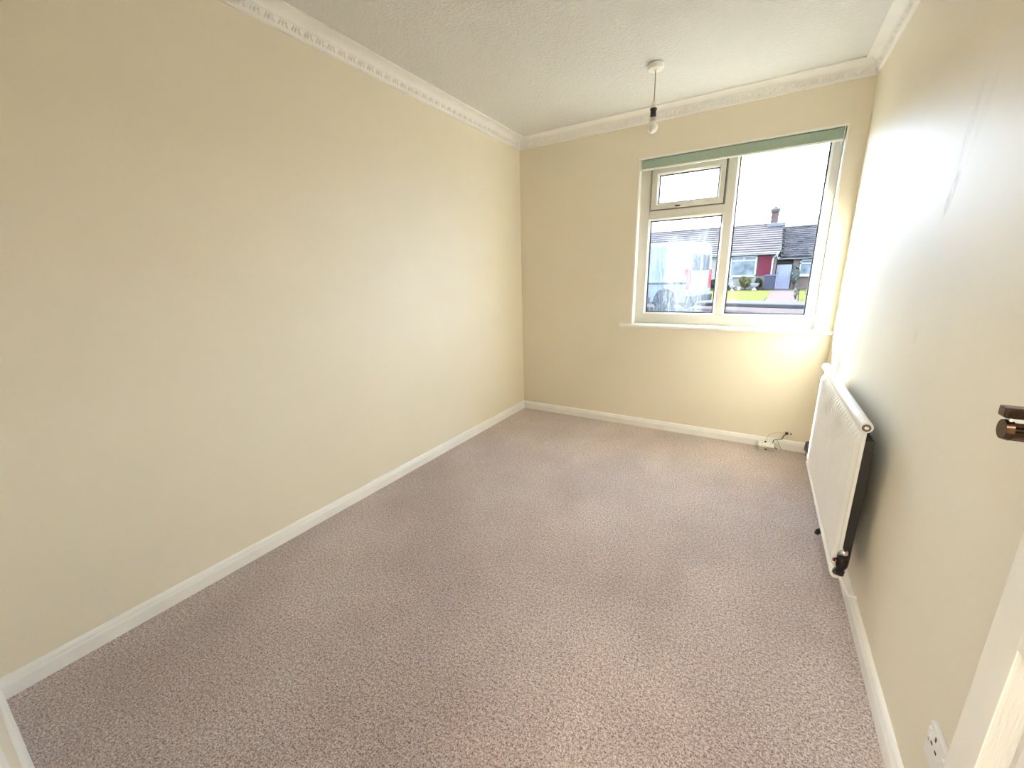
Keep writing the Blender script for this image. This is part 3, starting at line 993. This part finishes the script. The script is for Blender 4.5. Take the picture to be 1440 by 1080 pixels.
BIG = 60
slab('ground_garden', [Vector((-70, -60, 0)), Vector((80, -60, 0)), Vector((80, 120, 0)), Vector((-70, 120, 0))], GZ - 0.11, 0.1, M_EARTH, 'gravelly ground around the houses', 'ground')
slab('road', [rp_(-BIG, -25.6), rp_(BIG, -25.6), rp_(BIG, -17.55), rp_(-BIG, -17.55)], GZ - 0.012, 0.15, M_ROAD, 'pinkish grey road running past the window', 'road')
slab('pavement', [rp_(-BIG, -17.40), rp_(BIG, -17.40), rp_(BIG, -14.45), rp_(-BIG, -14.45)], GZ + 0.075, 0.10, M_PAVE, 'pale pavement on the far side of the road', 'pavement')
kb = MB()
kp = [rp_(-BIG, -17.56), rp_(-BIG, -17.56) + Vector((0, 0, 0.10)), rp_(-BIG, -17.54) + Vector((0, 0, 0.125)), rp_(-BIG, -17.40) + Vector((0, 0, 0.130)), rp_(-BIG, -17.40) - Vector((0, 0, 0.02))]
struct(kb.prism(kp, REX * 2 * BIG).build('kerb', M_KERB), 'grey concrete kerb between road and pavement', 'kerb')
sl, sr = rp_(-BIG, -14.45), rp_(4.25, -14.45)
slab('lawn', [Vector((sl.x, sl.y, 0)), Vector((sr.x, sr.y, 0)), Vector((2.55, 32.2, 0)), Vector((-40, 32.2, 0))], GZ + 0.06, 0.09, M_GRASS, 'bright green front lawn of the bungalow opposite', 'lawn')
s2 = rp_(5.55, -14.45)
slab('path', [Vector((sr.x + 0.03, sr.y, 0)), Vector((s2.x, s2.y, 0)), Vector((4.3, 35.0, 0)), Vector((2.58, 35.0, 0))], GZ + 0.055, 0.09, M_PATH, 'pink block paved path leading to the gate', 'path')
slab('garden_bed', [Vector((-12, 32.2, 0)), Vector((2.55, 32.2, 0)), Vector((2.55, 33.5, 0)), Vector((-12, 33.5, 0))], GZ + 0.07, 0.1, M_SOIL, 'dark planted bed along the bungalow wall', 'flower bed')
s3 = rp_(12, -14.45)
slab('side_garden', [Vector((s2.x + 0.03, s2.y, 0)), Vector((s3.x, s3.y, 0)), Vector((12, 34.5, 0)), Vector((4.33, 34.5, 0))], GZ + 0.05, 0.09, M_GRASS, 'grass beyond the paved path', 'lawn')

# ------------------------------------------------------------------ the bungalow
HFY = 33.5
hs = empty('bungalow', (-4.0, HFY, GZ))
tag(hs, 'bungalow with brown tiled roof, chimney and wine red wall panel', 'house')
HX = (-16.0, 2.62)


def hpart(mb_, name, mat, smooth=False, parent=None):
    o_ = part(mb_, name, mat, hs, smooth)
    return o_


hpart(MB().box(HX[0], -0.45, HFY, HFY + 8.6, GZ, 2.62).box(-0.45, 1.42, HFY, HFY + 8.6, GZ, 0.95), 'front_wall', M_RENDER)
hpart(MB().box(-0.45, HX[1], HFY + 0.02, HFY + 8.6, GZ, 2.70), 'brick_wall', M_BRICK)
# gable end
g = MB().prism([Vector((HX[1] - 0.2, HFY, 2.6)), Vector((HX[1] - 0.2, HFY + 8.6, 2.6)), Vector((HX[1] - 0.2, HFY + 4.2, 4.92))], (0.19, 0, 0))
hpart(g, 'gable_wall', M_BRICK)
# big front window
wx_, wX_, wz_, wZ_ = -0.40, 1.36, 1.00, 2.50
hw_ = hpart(MB().box(wx_, wX_, HFY - 0.05, HFY + 0.03, wz_, wz_ + 0.09).box(wx_, wX_, HFY - 0.05, HFY + 0.03, wZ_ - 0.08, wZ_).box(wx_, wx_ + 0.08, HFY - 0.05, HFY + 0.03, wz_, wZ_)
            .box(wX_ - 0.10, wX_, HFY - 0.05, HFY + 0.03, wz_, wZ_).box(wx_, wX_, HFY - 0.045, HFY + 0.03, 2.14, 2.22).box(0.44, 0.52, HFY - 0.045, HFY + 0.03, 2.2, wZ_).box(-0.42, 1.40, HFY - 0.14, HFY, 0.95, 1.01), 'window_frame', M_WHITEX)
for (a, b_, c, e) in ((wx_ + 0.08, wX_ - 0.10, wz_ + 0.09, 2.14), (wx_ + 0.08, 0.44, 2.22, wZ_ - 0.08), (0.52, wX_ - 0.10, 2.22, wZ_ - 0.08)):
    hpart(MB().box(a, b_, HFY - 0.025, HFY - 0.015, c, e), 'window_pane', M_HPANE)
# more windows to the left
for x in (-5.2, -9.6):
    hpart(MB().box(x, x + 2.2, HFY - 0.05, HFY + 0.03, 1.0, 1.09).box(x, x + 2.2, HFY - 0.05, HFY + 0.03, 2.40, 2.48).box(x, x + 0.08, HFY - 0.05, HFY + 0.03, 1, 2.48).box(x + 2.12, x + 2.2, HFY - 0.05, HFY + 0.03, 1, 2.48).box(x + 1.06, x + 1.14, HFY - 0.05, HFY + 0.03, 1, 2.48), 'window_frame', M_WHITEX)
    for a in (x + 0.08, x + 1.14):
        hpart(MB().box(a, a + 0.98, HFY - 0.025, HFY - 0.015, 1.09, 2.40), 'window_pane', M_HPANE)
# wine red cladding, board by board
zb = 1.06
board = None
for k in range(11):
    b0 = [Vector((1.44, HFY + 0.0, zb)), Vector((1.44, HFY - 0.040, zb + 0.004)), Vector((1.44, HFY - 0.018, zb + 0.140)), Vector((1.44, HFY + 0.0, zb + 0.140))]
    hpart(MB().prism(b0, (0.84, 0, 0)), 'cladding_board', M_RED)
    zb += 0.138
# fascia, gutter and downpipe
hpart(MB().box(HX[0] - 0.1, HX[1] + 0.10, HFY - 0.38, HFY - 0.34, 2.56, 2.74), 'fascia', M_WHITEX)
hpart(MB().box(HX[0] - 0.1, HX[1] + 0.10, HFY - 0.34, HFY, 2.56, 2.59), 'soffit', M_WHITEX)
hpart(MB().tube([(HX[0] - 0.1, HFY - 0.43, 2.70), (HX[1] + 0.12, HFY - 0.43, 2.70)], 0.06, 8), 'gutter', M_WHITEX)
hpart(MB().tube([(2.60, HFY - 0.43, 2.66), (2.58, HFY - 0.42, 2.48), (2.40, HFY - 0.10, 2.30), (2.37, HFY - 0.06, 2.15), (2.37, HFY - 0.06, 0.0)], 0.050, 8), 'downpipe', M_WHITEX)
# roof: stepped courses front and back
EY, EZ, RYY, RZ = HFY - 0.46, 2.74, HFY + 4.2, 5.03
NC = 12
for k in range(NC):
    a, b_ = k / NC, (k + 1) / NC
    ya, za = EY + (RYY - EY) * a, EZ + (RZ - EZ) * a
    yb, zb_ = EY + (RYY - EY) * (b_ + 0.012), EZ + (RZ - EZ) * (b_ + 0.012)
    pr_ = [Vector((HX[0] - 0.2, ya, za - 0.03)), Vector((HX[0] - 0.2, ya, za + 0.085)), Vector((HX[0] - 0.2, yb, zb_ + 0.012)), Vector((HX[0] - 0.2, yb, zb_ - 0.04))]
    hpart(MB().prism(pr_, (HX[1] + 0.38 - HX[0], 0, 0)), 'tile_course', M_TILE)
hpart(MB().prism([Vector((HX[0] - 0.2, RYY, RZ - 0.03)), Vector((HX[0] - 0.2, RYY, RZ + 0.03)), Vector((HX[0] - 0.2, HFY + 9.0, 2.74)), Vector((HX[0] - 0.2, HFY + 9.0, 2.66))], (HX[1] + 0.38 - HX[0], 0, 0)), 'rear_slope', M_TILE)
hpart(MB().tube([(HX[0] - 0.2, RYY, RZ + 0.01), (HX[1] + 0.18, RYY, RZ + 0.01)], 0.11, 8), 'ridge', M_TILE)
# chimney: brick stack, projecting cap, flashing and pots
cx0, cx1 = 1.90, 2.42
cy0 = RYY - 0.30
hpart(MB().box(cx0, cx1, cy0, cy0 + 0.62, 4.55, 6.08).box(cx0 - 0.05, cx1 + 0.05, cy0 - 0.05, cy0 + 0.67, 5.96, 6.12), 'chimney_stack', M_CLAY)
hpart(MB().box(cx0 - 0.07, cx1 + 0.07, cy0 - 0.07, cy0 + 0.69, 6.12, 6.20).box(cx0 + 0.02, cx1 - 0.02, cy0, cy0 + 0.6, 6.20, 6.26), 'chimney_cap', M_LEAD)
hpart(MB().lathe([(0.12, 6.2), (0.10, 6.36), (0.12, 6.38)], ((cx0 + cx1) / 2, cy0 + 0.3, 0), 'Z', 12), 'chimney_pot', M_CLAY, True)
hpart(MB().box(cx0 - 0.20, cx1 + 0.55, cy0 - 0.30, cy0 + 0.4, 4.82, 5.10, 0.04), 'lead_flashing', M_LEAD)

# right wing with its darker lower roof
wg = empty('garage_wing', (6.0, HFY + 0.7, GZ))
tag(wg, 'low brick wing with dark mottled tile roof beside the gate', 'house')
WY = HFY + 0.7


def gpart(mb_, name, mat, smooth=False):
    return part(mb_, name, mat, wg, smooth)


gpart(MB().box(3.70, 13.5, WY, WY + 7.5, GZ, 2.35), 'front_wall', M_BRICK)
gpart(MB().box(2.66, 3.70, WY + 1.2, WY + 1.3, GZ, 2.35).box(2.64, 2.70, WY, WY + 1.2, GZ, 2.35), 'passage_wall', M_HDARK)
gpart(MB().box(2.70, 3.70, WY + 0.9, WY + 1.1, 1.4, 2.05), 'passage_shelf', M_PAVE)
gpart(MB().box(2.66, 13.7, WY - 0.34, WY - 0.30, 2.18, 2.36), 'fascia', M_WHITEX)
fr_ = MB()
wa, wA = 4.12, 5.55
fr_.box(wa, wA, WY - 0.06, WY + 0.02, 0.98, 1.08).box(wa, wA, WY - 0.06, WY + 0.02, 2.02, 2.12).box(wa, wa + 0.08, WY - 0.06, WY + 0.02, 0.98, 2.12).box(wA - 0.08, wA, WY - 0.06, WY + 0.02, 0.98, 2.12).box(wa, wA, WY - 0.06, WY + 0.02, 1.80, 1.88).box(wa - 0.06, wA + 0.06, WY - 0.16, WY, 0.90, 0.98)
gpart(fr_, 'window_frame', M_WHITEX)
gpart(MB().box(wa + 0.08, wA - 0.08, WY - 0.03, WY - 0.02, 1.08, 1.80), 'window_pane', M_HPANE)
gpart(MB().box(wa + 0.08, wA - 0.08, WY - 0.03, WY - 0.02, 1.88, 2.02), 'window_pane', M_HPANE)
# individual tiles, staggered
tl_ = MB()
ey, ez, ry_, rz_ = WY - 0.42, 2.34, WY + 4.0, 4.72
NR = 15
rnd = random.Random(3)
for k in range(NR):
    a, b_ = k / NR, (k + 1.15) / NR
    ya, za = ey + (ry_ - ey) * a, ez + (rz_ - ez) * a
    yb, zb_ = ey + (ry_ - ey) * b_, ez + (rz_ - ez) * b_
    x = 2.84 + (0.15 if k % 2 else 0)
    while x < 13.6:
        j = rnd.uniform(-0.012, 0.02)
        xe = x + 0.285
        P = [Vector((x, ya, za + 0.01)), Vector((x, ya, za + 0.065 + j)), Vector((x, yb, zb_ + 0.01)), Vector((x, yb, zb_ - 0.03))]
        tl_.prism(P, (xe - x, 0, 0))
        x += 0.30
to = gpart(tl_, 'roof_tiles', M_TILED)
to['kind'] = 'stuff'
gpart(MB().prism([Vector((2.82, ey, ez - 0.04)), Vector((2.82, ry_, rz_ - 0.02)), Vector((2.82, WY + 8.4, 2.3)), Vector((2.82, WY + 8.4, 2.24)), Vector((2.82, ry_, rz_ - 0.10)), Vector((2.82, ey, ez - 0.10))], (10.8, 0, 0)), 'roof_deck', M_TILED)
gpart(MB().tube([(2.84, ry_, rz_ + 0.02), (13.62, ry_, rz_ + 0.02)], 0.10, 8), 'ridge', M_TILED)

# gate
gt = empty('garden_gate', (3.1, WY - 0.05, GZ + 0.05))
tag(gt, 'pale boarded gate between bungalow and brick wing', 'gate')
for k in range(6):
    x = 2.70 + k * 0.158
    part(MB().box(x, x + 0.150, WY - 0.10, WY - 0.07, 0.02, 1.80, 0.004), 'board', M_GATE, gt)
for z in (0.25, 1.0, 1.6):
    part(MB().box(2.70, 3.64, WY - 0.07, WY - 0.03, z, z + 0.10), 'ledge', M_GATE, gt)
part(MB().box(2.76, 2.82, WY - 0.13, WY - 0.10, 1.12, 1.24, 0.006), 'latch', M_DARK, gt)
part(MB().tube([(2.79, WY - 0.13, 1.15), (2.86, WY - 0.14, 1.20)], 0.012, 6), 'latch_handle', M_DARK, gt)

# wheelie bin
BX, BYY = 2.33, HFY - 1.05
bn = empty('wheelie_bin', (BX, BYY, GZ + 0.06))
tag(bn, 'dark grey wheelie bin with closed lid beside the gate', 'bin')
z0 = GZ + 0.06
part(MB().loft([Vector((BX + sx * 0.26, BYY + sy * 0.26, z0 + 0.05)) for sx, sy in ((-1, -1), (1, -1), (1, 1), (-1, 1))],
               [Vector((BX + sx * 0.36, BYY + sy * 0.38, z0 + 1.0)) for sx, sy in ((-1, -1), (1, -1), (1, 1), (-1, 1))]), 'bin_body', M_BIN, bn)
part(MB().loft([Vector((BX + sx * 0.39, BYY + sy * 0.41, z0 + 1.0)) for sx, sy in ((-1, -1), (1, -1), (1, 1), (-1, 1))],
               [Vector((BX + sx * 0.33, BYY + sy * 0.34, z0 + 1.10)) for sx, sy in ((-1, -1), (1, -1), (1, 1), (-1, 1))]), 'bin_lid', M_BIN, bn)
part(MB().tube([(BX - 0.3, BYY + 0.44, z0 + 1.0), (BX + 0.3, BYY + 0.44, z0 + 1.0)], 0.02, 6), 'bin_handle', M_BIN, bn)
for s in (-1, 1):
    part(MB().lathe([(0.10, BX + s * 0.28 - 0.03), (0.10, BX + s * 0.28 + 0.03)], (0, BYY + 0.26, z0 + 0.10), 'X', 14), 'wheel', M_DARK, bn, True)

# ------------------------------------------------------------------ shrubs and pots
LEAFM = {}


def leaf_mat(name, c1, c2):
    m, t, b = base_mat(name)
    f = noise(t, coords(t), 9.0, 3)
    lnk(t, ramp(t, f, [(0.3, tone(c1)), (0.7, tone(c2))]), b.inputs['Base Color'])
    b.inputs['Roughness'].default_value = 0.6
    b.inputs['Specular IOR Level'].default_value = 0.05
    return m


L_GOLD = leaf_mat('golden green leaves', (0.10, 0.10, 0.035), (0.22, 0.20, 0.08))
L_DARK = leaf_mat('dark green leaves', (0.025, 0.04, 0.022), (0.06, 0.08, 0.045))
L_IVY = leaf_mat('grey green variegated leaves', (0.05, 0.07, 0.045), (0.36, 0.37, 0.30))
L_PALE = leaf_mat('pale yellow green leaves', (0.30, 0.29, 0.16), (0.55, 0.52, 0.36))
L_WHITE = leaf_mat('whitish blossom', (0.45, 0.45, 0.44), (0.68, 0.67, 0.65))
M_STEM = simple_x('brown stem bark', (0.10, 0.07, 0.05), 0.9)


def shrub(name, x, y, rx, ry_, h, mat, n, label, seed, leaf=0.07, base=0.0):
    rr = random.Random(seed)
    e = empty(name, (x, y, GZ + 0.06))
    tag(e, label, 'shrub')
    mb_ = MB()
    lumps = [(rr.uniform(-0.45, 0.45), rr.uniform(-0.4, 0.4), rr.uniform(0.35, 0.75), rr.uniform(0.45, 0.7)) for _ in range(5)] + [(0, 0, 0.5, 0.8)]
    for _ in range(n):
        lx, ly, lz, lr = rr.choice(lumps)
        d_ = Vector((rr.gauss(0, 1), rr.gauss(0, 1), rr.gauss(0, 1))).normalized()
        r_s = lr * rr.uniform(0.72, 1.0) * 0.62
        p = Vector((x + (lx * 0.7 + d_.x * r_s) * rx, y + (ly * 0.7 + d_.y * r_s) * ry_, GZ + 0.06 + base + max(0.02, (lz + d_.z * r_s * 0.72) / 1.15) * h))
        nn = (d_ + Vector((rr.uniform(-.6, .6), rr.uniform(-.6, .6), rr.uniform(-.3, .8)))).normalized()
        s_ = nn.orthogonal().normalized()
        s_.rotate(Matrix.Rotation(rr.uniform(0, 6.28), 3, nn))
        q = nn.cross(s_)
        sz = leaf * rr.uniform(0.7, 1.3)
        mb_.poly([p - s_ * sz, p + q * sz * 0.5 + nn * sz * 0.15, p + s_ * sz, p - q * sz * 0.5 + nn * sz * 0.15])
    f_ = part(mb_, 'foliage', mat, e)
    f_['kind'] = 'stuff'
    st_ = MB()
    for k in range(4):
        a = k * 1.6 + rr.random()
        st_.tube([(x, y, GZ + 0.04), (x + math.cos(a) * rx * 0.2, y + math.sin(a) * ry_ * 0.2, GZ + 0.06 + base + h * 0.3), (x + math.cos(a) * rx * 0.42, y + math.sin(a) * ry_ * 0.42, GZ + 0.06 + base + h * 0.65)], [0.03, 0.022, 0.01], 6)
    part(st_, 'branches', M_STEM, e)
    return e


shrub('garden_shrub', 0.78, 32.80, 0.74, 0.52, 1.25, L_GOLD, 2600, 'rounded golden green shrub under the big bungalow window', 1)
shrub('garden_shrub', 1.62, 32.98, 0.44, 0.40, 1.05, L_DARK, 1900, 'dark green shrub between the golden shrub and the bin', 2)
shrub('garden_shrub', -0.18, 32.92, 0.46, 0.38, 1.15, L_WHITE, 1400, 'whitish blossoming shrub beside the golden green shrub', 3)
shrub('garden_shrub', -0.15, 32.30, 0.60, 0.24, 0.42, L_DARK, 1000, 'low dark plant at the foot of the blossoming shrub', 4)
shrub('garden_shrub', -1.45, 32.8, 0.80, 0.5, 1.0, L_DARK, 1500, 'dark green shrub on the lawn edge beside the blossoming shrub', 5)
shrub('climbing_shrub', 3.90, WY - 0.75, 0.46, 0.34, 2.15, L_IVY, 2600, 'tall grey green climbing shrub beside the gate', 6)
pb = rp_(5.75, -13.2)
shrub('garden_shrub', pb.x, pb.y, 0.42, 0.42, 1.05, L_PALE, 1500, 'pale yellowish shrub at the pavement end of the path', 7, 0.045)
pb = rp_(5.0, -12.6)
shrub('garden_shrub', pb.x, pb.y, 0.16, 0.16, 0.62, L_PALE, 420, 'small thin pale plant standing on the path edge', 8, 0.035)


def bowl(name, x, y, z, r, h, label, stem=True):
    e = empty(name, (x, y, z))
    tag(e, label, 'planter')
    if stem:
        part(MB().lathe([(r * 0.55, z), (r * 0.5, z + h * 0.10), (r * 0.20, z + h * 0.30), (r * 0.25, z + h * 0.42)], (x, y, 0), 'Z', 16), 'foot', M_WHITEX, e, True)
        part(MB().lathe([(r * 0.25, z + h * 0.40), (r * 0.75, z + h * 0.62), (r, z + h * 0.95), (r * 1.08, z + h), (r * 0.9, z + h), (r * 0.8, z + h * 0.9)], (x, y, 0), 'Z', 18), 'bowl', M_WHITEX, e, True)
    else:
        part(MB().lathe([(r * 0.7, z), (r, z + h), (r * 0.88, z + h), (r * 0.8, z + h * 0.85)], (x, y, 0), 'Z', 16), 'pot_wall', M_WHITEX, e, True)
        part(MB().lathe([(r * 0.80, z + h * 0.84), (r * 0.5, z + h * 0.9)], (x, y, 0), 'Z', 12), 'soil', M_SOIL, e, True)
    return e


bowl('urn_planter', 1.42, 31.9, GZ + 0.06, 0.30, 0.50, 'white bowl planter on a foot at the edge of the lawn')
bowl('flower_pot', 0.42, 32.0, GZ + 0.06, 0.14, 0.26, 'small white pot in front of the golden green shrub', False)
bowl('urn_planter', -0.02, 31.85, GZ + 0.06, 0.22, 0.36, 'small white bowl planter in front of the blossoming shrub')

# ------------------------------------------------------------------ white van parked on the road
VS, VT = 3.72, -20.95
vn = empty('van', rp_(VS, VT, GZ - 0.012), RA)
tag(vn, 'white panel van parked on the road, seen through the misted pane', 'van')
M_VAN = simple_x('white van paint', (0.32, 0.36, 0.42), 0.3, var=0.03, coat=0.4)
M_VANG = simple_x('van glass', (0.05, 0.06, 0.08), 0.08)
M_TYRE = simple_x('black tyre rubber', (0.03, 0.03, 0.032), 0.8)
M_RLAMP = simple_x('red lamp lens', (0.62, 0.05, 0.07), 0.25)
M_TRIMB = simple_x('dark van trim', (0.05, 0.05, 0.055), 0.6)


def vpart(mb_, name, mat, smooth=False):
    o_ = mb_.build(name, mat, vn, smooth)
    return o_


# local frame: x backwards positive is the rear (x=0), body towards -x; y across, 0 = near side
def vsec(x, zlow, zroof, inset):
    pts = []
    for y, z in ((0.03, zlow), (0.0, zlow + 0.25), (0.0, 1.15), (0.035 + inset * 0.4, 1.75), (0.10 + inset, zroof - 0.22), (0.17 + inset, zroof - 0.08), (0.32 + inset, zroof)):
        pts.append((x, y, z))
    for y, z in ((0.32 + inset, zroof), (0.17 + inset, zroof - 0.08), (0.10 + inset, zroof - 0.22), (0.035 + inset * 0.4, 1.75), (0.0, 1.15), (0.0, zlow + 0.25), (0.03, zlow)):
        pts.append((x, 2.0 - y, z))
    return [Vector(p) for p in pts]


secs = [vsec(-0.03, 0.38, 2.36, 0.05), vsec(-0.12, 0.34, 2.44, 0.01), vsec(-1.6, 0.34, 2.47, 0.0), vsec(-3.3, 0.34, 2.46, 0.0), vsec(-3.75, 0.34, 2.34, 0.04), vsec(-4.45, 0.34, 1.50, 0.05), vsec(-5.15, 0.36, 1.22, 0.10), vsec(-5.40, 0.40, 0.95, 0.14)]
m = MB()
rows = [[m.bm.verts.new(p) for p in s] for s in secs]
for A, B in zip(rows, rows[1:]):
    for k in range(len(A)):
        m.bm.faces.new((A[k], A[(k + 1) % len(A)], B[(k + 1) % len(A)], B[k]))
m.bm.faces.new(rows[0][::-1])
m.bm.faces.new(rows[-1])
vpart(m, 'body', M_VAN, True)
for x in (-0.82, -4.35):
    for y, s in ((0.02, -1), (1.98, 1)):
        wh = vpart(MB().lathe([(0.20, y - s * 0.20), (0.33, y - s * 0.19), (0.345, y - s * 0.10), (0.33, y + s * 0.012), (0.21, y + s * 0.012)], (x, 0, 0.345), 'Y', 24), 'wheel', M_TYRE, True)
        h_ = MB().lathe([(0.20, y + s * 0.013), (0.17, y + s * 0.006), (0.06, y + s * 0.018)], (x, 0, 0.345), 'Y', 18).build('hub', M_LEAD, wh, True)
    vpart(MB().lathe([(0.43, -0.008), (0.43, 0.006)], (x, 0, 0.40), 'Y', 26), 'wheel_arch', M_TRIMB, True)
vpart(MB().box(-3.2, -0.06, -0.018, 0.01, 0.98, 1.05, 0.004), 'side_moulding', M_TRIMB)
vpart(MB().box(-3.9, -1.4, -0.010, 0.02, 0.36, 0.50, 0.004), 'sill_trim', M_TRIMB)
for y in (0.02, 1.78):
    vpart(MB().box(-0.14, -0.005, y - 0.012, y + 0.21, 0.80, 1.50, 0.02), 'tail_lamp', M_RLAMP)
vpart(MB().box(-0.10, 0.09, 0.04, 1.96, 0.34, 0.58, 0.03), 'rear_bumper', M_TRIMB)
for y0_ in (0.26, 1.03):
    vpart(MB().box(-0.05, -0.010, y0_, y0_ + 0.71, 0.62, 2.18, 0.02), 'rear_door', M_VAN)
for y0_ in (0.34, 1.10):
    vpart(MB().box(-0.02, -0.004, y0_, y0_ + 0.56, 1.45, 2.02, 0.02), 'rear_window', M_VANG)
vpart(MB().box(-0.02, 0.01, 0.80, 1.20, 0.74, 0.86), 'number_plate', simple_x('yellow number plate', (0.6, 0.45, 0.06), 0.4))
vpart(MB().prism([Vector((-3.72, 0.02, 1.25)), Vector((-4.55, 0.005, 1.25)), Vector((-4.18, 0.075, 1.82)), Vector((-3.72, 0.07, 1.92))], (0, -0.012, 0)), 'cab_window', M_VANG)
vpart(MB().prism([Vector((-3.86, 0.22, 2.22)), Vector((-3.86, 1.78, 2.22)), Vector((-4.46, 1.86, 1.52)), Vector((-4.46, 0.14, 1.52))], (-0.02, 0, 0.02)), 'windscreen', M_VANG)
vpart(MB().box(-4.35, -4.22, -0.16, 0.0, 1.30, 1.55, 0.02), 'door_mirror', M_TRIMB)

# ------------------------------------------------------------------ hills behind the houses
hm = MB()
NX, NYY = 60, 10
HV = []
for j in range(NYY + 1):
    row = []
    for i in range(NX + 1):
        x = -220 + i * 7.5
        y = 240 + j * 14
        u = j / NYY
        prof_ = 26.0 + 14.0 * math.exp(-((x - 46) / 30.0) ** 2) + 3.5 * math.exp(-((x + 30) / 35.0) ** 2) + 1.2 * math.sin(x * 0.11)
        row.append(hm.bm.verts.new((x, y, -1 + prof_ * math.sin(min(1, u * 1.6) * PI / 2))))
    HV.append(row)
for j in range(NYY):
    for i in range(NX):
        hm.bm.faces.new((HV[j][i], HV[j][i + 1], HV[j + 1][i + 1], HV[j + 1][i]))
M_HILL = ground_mat('hazy grey green hillside', (0.22, 0.23, 0.19), (0.33, 0.33, 0.27), 0.05, bs=0.0)  # aerial haze painted into the pale hill colour
struct(hm.build('hill', M_HILL, None, True), 'grey green hillside rising behind the bungalow roofs', 'hill')
